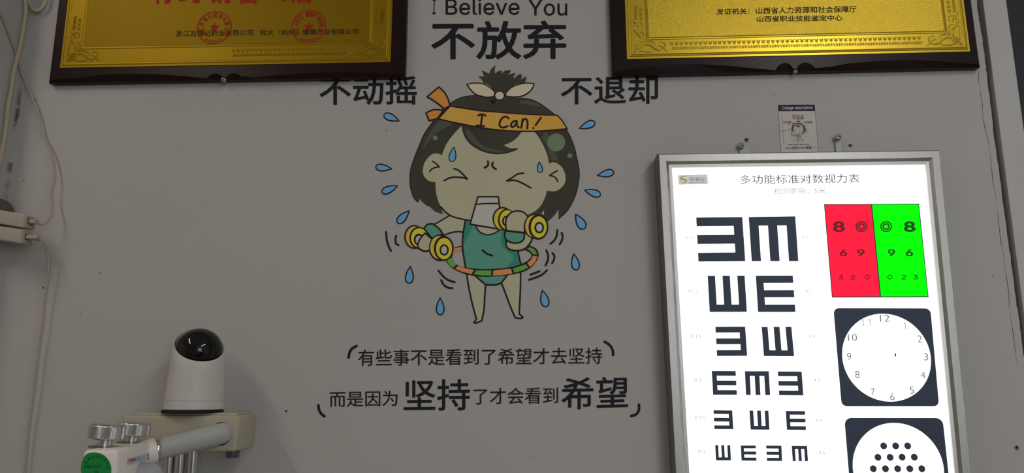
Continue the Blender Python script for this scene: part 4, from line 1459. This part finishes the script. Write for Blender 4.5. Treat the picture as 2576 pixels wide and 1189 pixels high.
fleck(109, 723, 3.6, 'small dark fleck on the wall beside the lower white cable', seed=1)
fleck(252, 686, 4.0, 'faint grey fleck on the bare wall left of the cartoon girl', (0.30, 0.28, 0.27), 2)
fleck(60, 455, 3.0, 'small dark fleck near the corner above the chargers', seed=3)
fleck(88, 251, 3.0, 'tiny dark chip beside the thin cable under the left plaque', seed=4)
fleck(720, 1034, 3.6, 'small dark hole in the wall left of the bottom lettering', seed=5)
fleck(972, 328, 2.6, 'tiny dark mark under the topmost left sweat drop', (0.12, 0.11, 0.1), 6)
fleck(1948, 240, 2.6, 'tiny dark mark above the instruction card', (0.15, 0.14, 0.14), 7)
fleck(202, 789, 2.6, 'tiny grey mark left of the white camera', (0.22, 0.2, 0.2), 8)
fleck(2497, 694, 2.8, 'tiny grey mark between the light box and the cracked wall edge', (0.25, 0.23, 0.22), 9)
fleck(1502, 253, 4.5, 'dirty smudge at the foot of the character 退', (0.16, 0.15, 0.14), 10)

# ------------------------------------------------------------------ cables and chargers on the left
CABLE = M('ivory_cable', obs(124, 114, 97), 0.45, var=0.08, vscale=40)
CABLE2 = M('white_cable', obs(114, 106, 95), 0.45, var=0.05, vscale=40)


def side_pt(px, py, off):
    """a point on the side face of the pier, or on the back wall right of the corner"""
    p = unx(px, py, XL + off)
    if p.y > -off:
        p = un(px, py, -off)
    return p


def cable(name, P, r, mat, label):
    mb = MB()
    tube_data(mb, crom3(P, 6), r, 10)
    return tag(mb.build(name, mat, None, smooth=True), label, 'cable', 'cables in the left corner')


cable('cable', [side_pt(x, y, .006) for x, y in ((62, -60), (64, 0), (65, 30), (60, 65), (54, 100), (47, 132), (39, 162), (32, 195), (27, 232), (20, 272), (12, 340), (0, 400), (-14, 470))], .0034, CABLE,
      'thick ivory cable running down the corner beside the left plaque')
cable('cable', [un(x, y, -.010) for x, y in ((119, -40), (115, 2), (105, 21), (93, 27), (82, 22), (74, 8), (70, -14), (72, -50))], .0030, CABLE, 'hanging loop of ivory cable at the top left corner')
cable('cable', [side_pt(x, y, .004) for x, y in ((-20, 5), (5, 42), (17, 68), (27, 97), (40, 130), (48, 160))] + [un(x, y, Y) for x, y, Y in ((55, 185, -.005), (66, 212, -.006), (80, 243, -.007), (95, 282, -.008), (105, 332, -.010), (125, 373, -.011), (137, 421, -.012), (137, 454, -.014),
      (129, 482, -.017), (131, 522, -.022), (125, 546, -.028), (110, 563, -.035), (96, 562, -.038), (80, 555.5, -.038))], .0019, CABLE2, 'thin white cable curving from the corner down to the upper charger')
cable('cable', [un(x, y, Y) for x, y, Y in ((88, 603, -.036), (98, 604, -.036), (110, 609, -.032), (118, 626, -.026), (122, 655, -.02), (121, 700, -.016), (114, 745, -.014), (110, 790, -.013), (106, 830, -.013), (101, 857, -.012), (92, 930, -.012), (83, 1005, -.011), (72, 1085, -.010), (63, 1189, -.009), (56, 1270, -.008))] + [Vector((XL + 0.055, -0.008, z)) for z in (1.15, 0.8, 0.4, 0.03)],
      .0018, CABLE2, 'thin white cable hanging down the wall from the lower charger')

CHG = M('charger_plastic', obs(114, 109, 101), 0.4, var=0.03)
CHG2 = M('charger_end_plastic', obs(104, 99, 92), 0.45, var=0.03)


def charger(pxr, pyt, pxl, hpx, depth, label, pr_):
    """slightly drooping box plugged into the pier; right end at pixel pxr"""
    Yf = -0.056
    tr_ = un(pxr, pyt, Yf)
    hgt = hpx * 0.00060
    dx = tr_.x - XL - 0.0005
    droop = dx * 0.17
    c = []
    for z in (0, 1):
        for y in (Yf, Yf + depth):
            for x in (0, 1):
                zz = tr_.z - (0 if z else hgt) + (0 if x else droop)
                c.append(Vector((tr_.x if x else XL + 0.0005, y, zz)))
    t = thing('charger', (XL, Yf + depth / 2, tr_.z - hgt / 2), label, 'charger', 'white phone chargers')
    rbox('body', c, 0.0018, CHG, t)
    # end collar with socket and plug
    e = []
    for z in (0, 1):
        for y in (Yf + .001, Yf + depth - .001):
            for x in (0, 1):
                zz = tr_.z - (.0012 if z else hgt - .0012) - (0.0008 if x else 0)
                e.append(Vector((tr_.x + (0.0035 if x else -0.0005), y, zz)))
    rbox('end_cap', e, 0.0009, CHG2, t)
    y0, y1 = Yf + depth * .22, Yf + depth * .62
    z0, z1 = tr_.z - hgt * .62, tr_.z - hgt * .32
    mk('socket', *box_data(tr_.x + .0030, tr_.x + .0038, y0 - .001, y1 + .001, z0 - .001, z1 + .001), M('socket_dark', (0.05, 0.05, 0.05), 0.7), t)
    rbox('plug', box_data(tr_.x + .0032, tr_.x + pr_, y0, y1, z0, z1)[0], 0.0009, CABLE2, t)
    return t


charger(62, 538, 0, 37, .024, 'upper of two white phone chargers stacked at the left edge', .015)
charger(55, 577, 0, 37, .024, 'lower of two white phone chargers stacked at the left edge', .022)
mb = MB()
kc = un(-19, 531, -0.026)
lathe_data(mb, [(.0225, 0), (.0235, .003), (.0235, .020), (.021, .024), (.0001, .0245)], Vector((kc.x, -0.006, kc.z)), Vector((0, -1, 0)), 40)
kn_ = mb.build('round_knob', M('dark_plastic', obs(62, 56, 50), 0.45), None, angle=math.radians(40))
tag(kn_, 'dark round knob peeking in above the chargers at the left edge', 'knob')

# ------------------------------------------------------------------ ophthalmic instrument
IVORY = M('instrument_ivory', obs(116, 111, 99), 0.42, var=0.04, vscale=10, bump=0.03, bscale=300)
WHITEP = M('instrument_white', obs(168, 164, 158), 0.35, var=0.03, vscale=10)
GREYT = M('instrument_grey', obs(112, 113, 114), 0.4, var=0.06, vscale=30)
CHROME = M('chrome', (0.62, 0.61, 0.60), 0.18, metal=1.0, var=0.03)
inst = thing('ophthalmic_instrument', (-0.42, -0.1, 0.0), 'ivory ophthalmic instrument with grey arm tube and knurled metal knobs', 'instrument')
d1, d2 = 1.105, 1.172


def W(px, py, d):
    return und(px, py, d)


ztop = W(455, 1044.5, d1).z
zbot = W(455, 1133.5, d1).z
xa, xb = W(304, 1044, d1).x, W(607, 1044, d1).x
yf = W(455, 1044, d1).y
# depth along the view axis -> world y; slope of the instrument follows the wall
ybk = W(650, 1037, d2).y
rbox('head_box', [(xa, yf, zbot), (xb - .004, yf, zbot), (xa + .004, ybk, zbot), (xb - .003, ybk, zbot), (xa, yf, ztop), (xb, yf, ztop), (xa + .004, ybk, ztop), (xb - .001, ybk, ztop)], 0.004, IVORY, inst)
rbox('top_lid', box_data(xa + .012, xb - .010, yf + .012, ybk - .004, ztop - .003, ztop + .0035)[0], 0.002, IVORY, inst)
# arm tube
ta, tb = W(392, 1131, 1.045), W(559, 1089.5, 1.098)
mb = MB()
tube_data(mb, [ta, tb], [.0143, .0150], 36)
lathe_data(mb, [(.0001, .0150)] + [(.0150 * math.sin(math.radians(a)), .0150 * math.cos(math.radians(a))) for a in range(10, 171, 10)] + [(.0001, -.0150)], tb, Vector((0, 0, 1)), 32)
mb.build('arm_tube', GREYT, inst, angle=math.radians(50))
mb = MB()
tt = (tb - ta).normalized()
hole_c = W(561, 1090, d1)
lathe_data(mb, [(.0150, 0), (.0164, 0), (.0164, .0010), (.0150, .0012), (.0150, 0)], Vector((hole_c.x, yf + .0004, hole_c.z)), Vector((0, -1, 0)), 40, False)
mb.build('tube_collar', M('rubber_dark', (0.05, 0.048, 0.045), 0.6), inst)
mb = MB()
lathe_data(mb, [(.0001, -.002), (.0152, -.002), (.0158, .0005), (.0158, .0035), (.0150, .0045)], ta, tt, 36)
mb.build('chrome_ring', CHROME, inst, angle=math.radians(40))
# clamp block: near end faces us, far end meets the tube
nfr, nfl = W(297, 1131, .905), W(209, 1130, .905)
ffr = W(386, 1108, 1.045)
ffl = ffr + (nfl - nfr)
bh = 0.052
zt = nfr.z
cs = []
for z in (-bh, 0):
    for a_, b_ in ((nfl, nfr), (ffl, ffr)):
        for p in (a_, b_):
            cs.append(Vector((p.x, p.y, zt + z)))
# the far lower edge slopes up towards the tube
cs[2].z = cs[3].z = zt - 0.034
block = rbox('clamp_block', cs, 0.005, WHITEP, inst, 4)
mb = MB()
lathe_data(mb, [(.0001, -.03), (.0168, -.03), (.0172, -.006), (.0168, -.001), (.0155, 0)], ta, tt, 40)
mb.build('clamp_boss', WHITEP, inst, angle=math.radians(40))
# lower grey joint
jc = W(366, 1203, 0.99)
mb = MB()
lathe_data(mb, [(.0001, .026), (.008, .0255), (.014, .023), (.0185, .018), (.0215, .011), (.0225, .003), (.0225, -.05)], Vector((jc.x, jc.y, jc.z - .006)), Vector((0, 0, 1)), 40)
mb.build('swivel_joint', GREYT, inst, angle=math.radians(40))


def knob(px, py, d, r, h, stem_h, lean):
    c = W(px, py, d)                  # bottom centre of the knurled part
    ax = Vector((lean, 0, 1)).normalized()
    n = 168
    e1 = ax.cross(Vector((0, 1, 0))).normalized()
    e2 = ax.cross(e1)
    vs, fs = [], []
    prof = [(.0001, 0, 0), (r * .86, 0, 0), (r * .97, h * .05, 0), (r, h * .12, 1), (r, h * .86, 1), (r * .96, h * .93, 0), (r * .86, h, 0), (.0001, h, 0)]
    for rr_, hh, kn in prof:
        for k in range(n):
            t = 2 * math.pi * k / n
            q = rr_ * (1 - (.016 if (k % 2 and kn) else 0))
            vs.append(c + ax * hh + (e1 * math.cos(t) + e2 * math.sin(t)) * q)
    for i in range(len(prof) - 1):
        for k in range(n):
            fs.append((i * n + k, i * n + (k + 1) % n, (i + 1) * n + (k + 1) % n, (i + 1) * n + k))
    kb = mk('knurled_knob', vs, fs, M('knob_aluminium', (0.66, 0.65, 0.64), 0.24, metal=1.0, var=0.04, vscale=100), inst)
    mb = MB()
    lathe_data(mb, [(r * .40, -stem_h), (r * .40, 0)], c, ax, 28)
    mb.build('stem', CHROME, kb, angle=math.radians(40))
    mb = MB()
    lathe_data(mb, [(r * .86, -stem_h - .0006), (r * .86, -stem_h + .0006), (r * .80, -stem_h + .001), (r * .45, -stem_h + .001)], c, ax, 40)
    mb.build('washer', M('brass_washer', (0.30, 0.26, 0.21), 0.35, metal=0.8, var=0.1), kb, angle=math.radians(40))
    return kb


k1 = knob(266, 1103, .955, .0211, .0178, .0099, .075)
k2 = knob(333, 1094.5, 1.03, .0209, .0174, .0095, .085)

# rating label on the side of the block, green inspection sticker on its near face
sx = (ffr - nfr)
sx.z = 0
sxl = sx.length
sx.normalize()
sn = Vector((sx.y, -sx.x, 0))       # outward normal of the side


def side(px, py, d=0.0004):
    # intersection of the pixel ray with the side plane of the block
    r_ = ray(px, py)
    p0 = Vector((nfr.x, nfr.y, zt))
    return CAM + r_ * ((p0 - CAM).dot(sn) / r_.dot(sn)) + sn * d


def poly_on(fn, pts, name, mat, parent, d0, d1_):
    fr = [fn(p[0], p[1], d1_) for p in pts]
    bk_ = [fn(p[0], p[1], d0) for p in pts]
    n = len(pts)
    return mk(name, fr + bk_, [tuple(range(n))] + [(k, (k + 1) % n, n + (k + 1) % n, n + k) for k in range(n)], mat, parent)


def text_on(fn, name, s, q, mat, parent, d0, d1_, off=0.0, fnt=None):
    v, f = glyph(s, off, fnt)
    q = quad4(q)
    xs = [p[0] for p in v]
    ys = [p[1] for p in v]
    x0, x1, y0, y1 = min(xs), max(xs), min(ys), max(ys)
    mb = MB()

    def place(x, y, front):
        p = bilin(q, (x - x0) / (x1 - x0), (y - y0) / (y1 - y0))
        return fn(p[0], p[1], d1_ if front else d0)
    flat_solid(v, f, place, mb)
    return mb.build(name, mat, parent)


lab = poly_on(side, [(319.5, 1152.5), (373.5, 1139), (373, 1156), (319, 1169.5)], 'rating_label', M('label_silver', obs(126, 128, 133), 0.4), block, -.0005, .0004)
poly_on(side, [(372.3, 1139.3), (374.3, 1138.8), (373.8, 1155.8), (371.8, 1156.3)], 'label_edge', M('rubber_dark'), lab, -.0005, .0006)
poly_on(side, ell(323.2, 1158.2, 3.0, 4.6, 20), 'red_mark', M('label_red', obs(176, 70, 70), 0.5), lab, -.0005, .0006)
text_on(side, 'lettering', 'W', [(321.4, 1160.6), (325, 1159.8), (321.4, 1156.6), (325, 1155.8)], M('label_silver'), lab, 0, .0008, .01, SANS)
text_on(side, 'lettering', 'EINUO', [(326.5, 1161), (341.5, 1157), (326.5, 1154.8), (341.5, 1150.8)], M('label_ink', obs(60, 58, 60), 0.5), lab, 0, .0007, .008, SANS)
text_on(side, 'lettering', '伟诺', [(343.5, 1157), (352.5, 1154.6), (343.5, 1150), (352.5, 1147.6)], M('label_blue', obs(84, 128, 176), 0.5), lab, 0, .0007, .01)
text_on(side, 'lettering', 'YT-5B', [(354, 1154), (367, 1150.5), (354, 1148.2), (367, 1144.8)], M('label_pale_blue', obs(126, 152, 180), 0.5), lab, 0, .0007, .004, SANS)
gxd = (nfr - nfl)
gxd.z = 0
gxd.normalize()
gn = Vector((gxd.y, -gxd.x, 0))


def near(px, py, d=0.0004):
    r_ = ray(px, py)
    p0 = Vector((nfr.x, nfr.y, zt))
    return CAM + r_ * ((p0 - CAM).dot(gn) / r_.dot(gn)) + gn * d


egg = crom([(203, 1182), (205.5, 1165), (212, 1149), (221, 1140), (234, 1137.2), (250, 1139), (264, 1146), (274, 1158), (279.5, 1172), (280, 1186)], 5) + crom([(280, 1186), (277, 1200), (262, 1210), (236, 1212), (212, 1206), (203, 1182)], 5)[1:-1]
stk = poly_on(near, egg, 'inspection_sticker', M('sticker_green', obs(20, 92, 44), 0.4, var=0.06, vscale=50), block, -.0005, .0003)
GTX = M('sticker_dark_ink', obs(18, 66, 36), 0.5)
for i, ch in enumerate('计量检定测试研究院'):
    a = math.radians(172 - i * 21.5)
    cx_, cy_ = 243 + 30 * math.cos(a), 1176 - 29 * math.sin(a)
    ux, uy = math.cos(a - math.pi / 2), -math.sin(a - math.pi / 2)
    vx, vy = math.cos(a), -math.sin(a)
    s_ = 3.6
    qd = [(cx_ - ux * s_ - vx * s_, cy_ - uy * s_ - vy * s_), (cx_ + ux * s_ - vx * s_, cy_ + uy * s_ - vy * s_), (cx_ - ux * s_ + vx * s_, cy_ - uy * s_ + vy * s_), (cx_ + ux * s_ + vx * s_, cy_ + uy * s_ + vy * s_)]
    text_on(near, 'lettering', ch, qd, GTX, stk, 0, .0005)
text_on(near, 'lettering', '强制检定', [(217, 1177), (256, 1175.5), (217, 1168), (256, 1166.5)], GTX, stk, 0, .0005)
text_on(near, 'lettering', '合格', [(238, 1191), (248.5, 1190.5), (238, 1181.5), (248.5, 1181)], GTX, stk, 0, .0005)

# under the head: knurled bolt and the chrome stand posts down to a foot on the floor
bc = W(586, 1134, 1.125)
mb = MB()
lathe_data(mb, [(.0086, -.0098), (.0092, -.0088), (.0092, 0.0), (.006, .0005), (.004, .004)], Vector((bc.x, bc.y, zbot - .0012)), Vector((0, 0, 1)), 36)
mb.build('thumb_bolt', M('dark_steel', obs(64, 64, 70), 0.35, metal=0.6), inst, angle=math.radians(40))
for px, rp in ((424, .0075), (452, .0078), (484, .0075)):
    p = W(px + 3, 1140, 1.145)
    mb = MB()
    lathe_data(mb, [(rp, 0.012), (rp, zbot + .004)], Vector((p.x, p.y, 0)), Vector((0, 0, 1)), 28)
    mb.build('stand_post', CHROME, inst, angle=math.radians(40))
p = W(499, 1140, 1.15)
mk('guide_strip', *box_data(p.x - .003, p.x + .003, p.y - .003, p.y + .003, 0.012, zbot + .002), GREYT, inst)
pm = W(455, 1140, 1.145)
rbox('floor_foot', box_data(pm.x - .14, pm.x + .14, pm.y - .30, pm.y + .05, 0.0, 0.014)[0], 0.004, M('foot_dark', (0.08, 0.08, 0.085), 0.5), inst)

# ------------------------------------------------------------------ white dome security camera standing on the head
dcam = 1.135
base = W(488.5, 1029, dcam)
zb = ztop + 0.0035
camb = thing('security_camera', (base.x, base.y, zb), 'white cylindrical security camera with glossy black dome on the instrument head', 'camera')
CAMW = M('camera_white', obs(131, 129, 126), 0.35, var=0.02, vscale=8)
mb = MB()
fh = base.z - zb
lathe_data(mb, [(.0425, 0), (.0435, .001), (.0425, max(.002, fh - .0005)), (.030, fh)], Vector((base.x - .002, base.y, zb)), Vector((0, 0, 1)), 48)  # black foot disc doubles as the dark shadow under the camera
mb.build('shadow_foot', M('foot_shadow_black', (0.022, 0.022, 0.022), 0.7), camb, angle=math.radians(40))
nphi = 72
R0, R1 = .0430, .0362
zc, slope = .0948, .0262


def rad_at(h):
    return R0 + (R1 - R0) * h / zc


def ringpts(fz, fr_):
    out = []
    for k in range(nphi):
        t = 2 * math.pi * k / nphi
        dx, dy = math.cos(t), math.sin(t)
        h = fz(dx, dy)
        r_ = fr_(h)
        out.append(base + Vector((dx * r_, dy * r_, h)))
    return out


top = lambda dx, dy: zc + slope * (dy * 0.84 - dx * 0.54)
rings = [ringpts(lambda a, b: 0.0, lambda h: R0 - .0008), ringpts(lambda a, b: .0008, rad_at), ringpts(lambda a, b: .0118, rad_at), ringpts(lambda a, b: .0121, lambda h: rad_at(h) - .0006),
         ringpts(lambda a, b: .0127, lambda h: rad_at(h) - .0006), ringpts(lambda a, b: .0130, rad_at)]
for t_ in (.25, .5, .75, 1.0):
    rings.append(ringpts(lambda a, b, t_=t_: .013 + (top(a, b) - .0135 - .0008) * t_, rad_at))
rings.append(ringpts(lambda a, b: top(a, b), lambda h: rad_at(h) - .0007))
rings.append(ringpts(lambda a, b: top(a, b) - .0002, lambda h: rad_at(h) - .0018))
rings.append(ringpts(lambda a, b: top(a, b) - .006, lambda h: rad_at(h) - .0022))
vs = sum(rings, [])
fs = []
for i in range(len(rings) - 1):
    for k in range(nphi):
        fs.append((i * nphi + k, i * nphi + (k + 1) % nphi, (i + 1) * nphi + (k + 1) % nphi, (i + 1) * nphi + k))
fs.append(tuple(range(nphi)))
mk('body', vs, fs, CAMW, camb, angle=math.radians(35))
bm = bmesh.new()
bmesh.ops.create_uvsphere(bm, u_segments=56, v_segments=36, radius=.0352, matrix=Matrix.Translation(base + Vector((0, 0, .0838))))
bm.verts.index_update()
v_ = [v.co.copy() for v in bm.verts]
f_ = [tuple(v.index for v in f.verts) for f in bm.faces]
bm.free()
dome = mk('dome', v_, f_, M('black_dome', (0.006, 0.006, 0.006), 0.07, var=0.02, spec=0.45), camb, smooth=True)
dome['label'] = 'glossy black dome'
ld_ = (CAM - (base + Vector((0, 0, .0838)))).normalized()
ld_ = (ld_ + Vector((0.02, 0, -.10))).normalized()
mb = MB()
lathe_data(mb, [(.0042, 0), (.0046, .0003), (.0001, .0005)], base + Vector((0, 0, .0838)) + ld_ * .0349, ld_, 24)
mb.build('lens', M('lens_glass', (0.003, 0.003, 0.004), 0.05), dome, smooth=True)
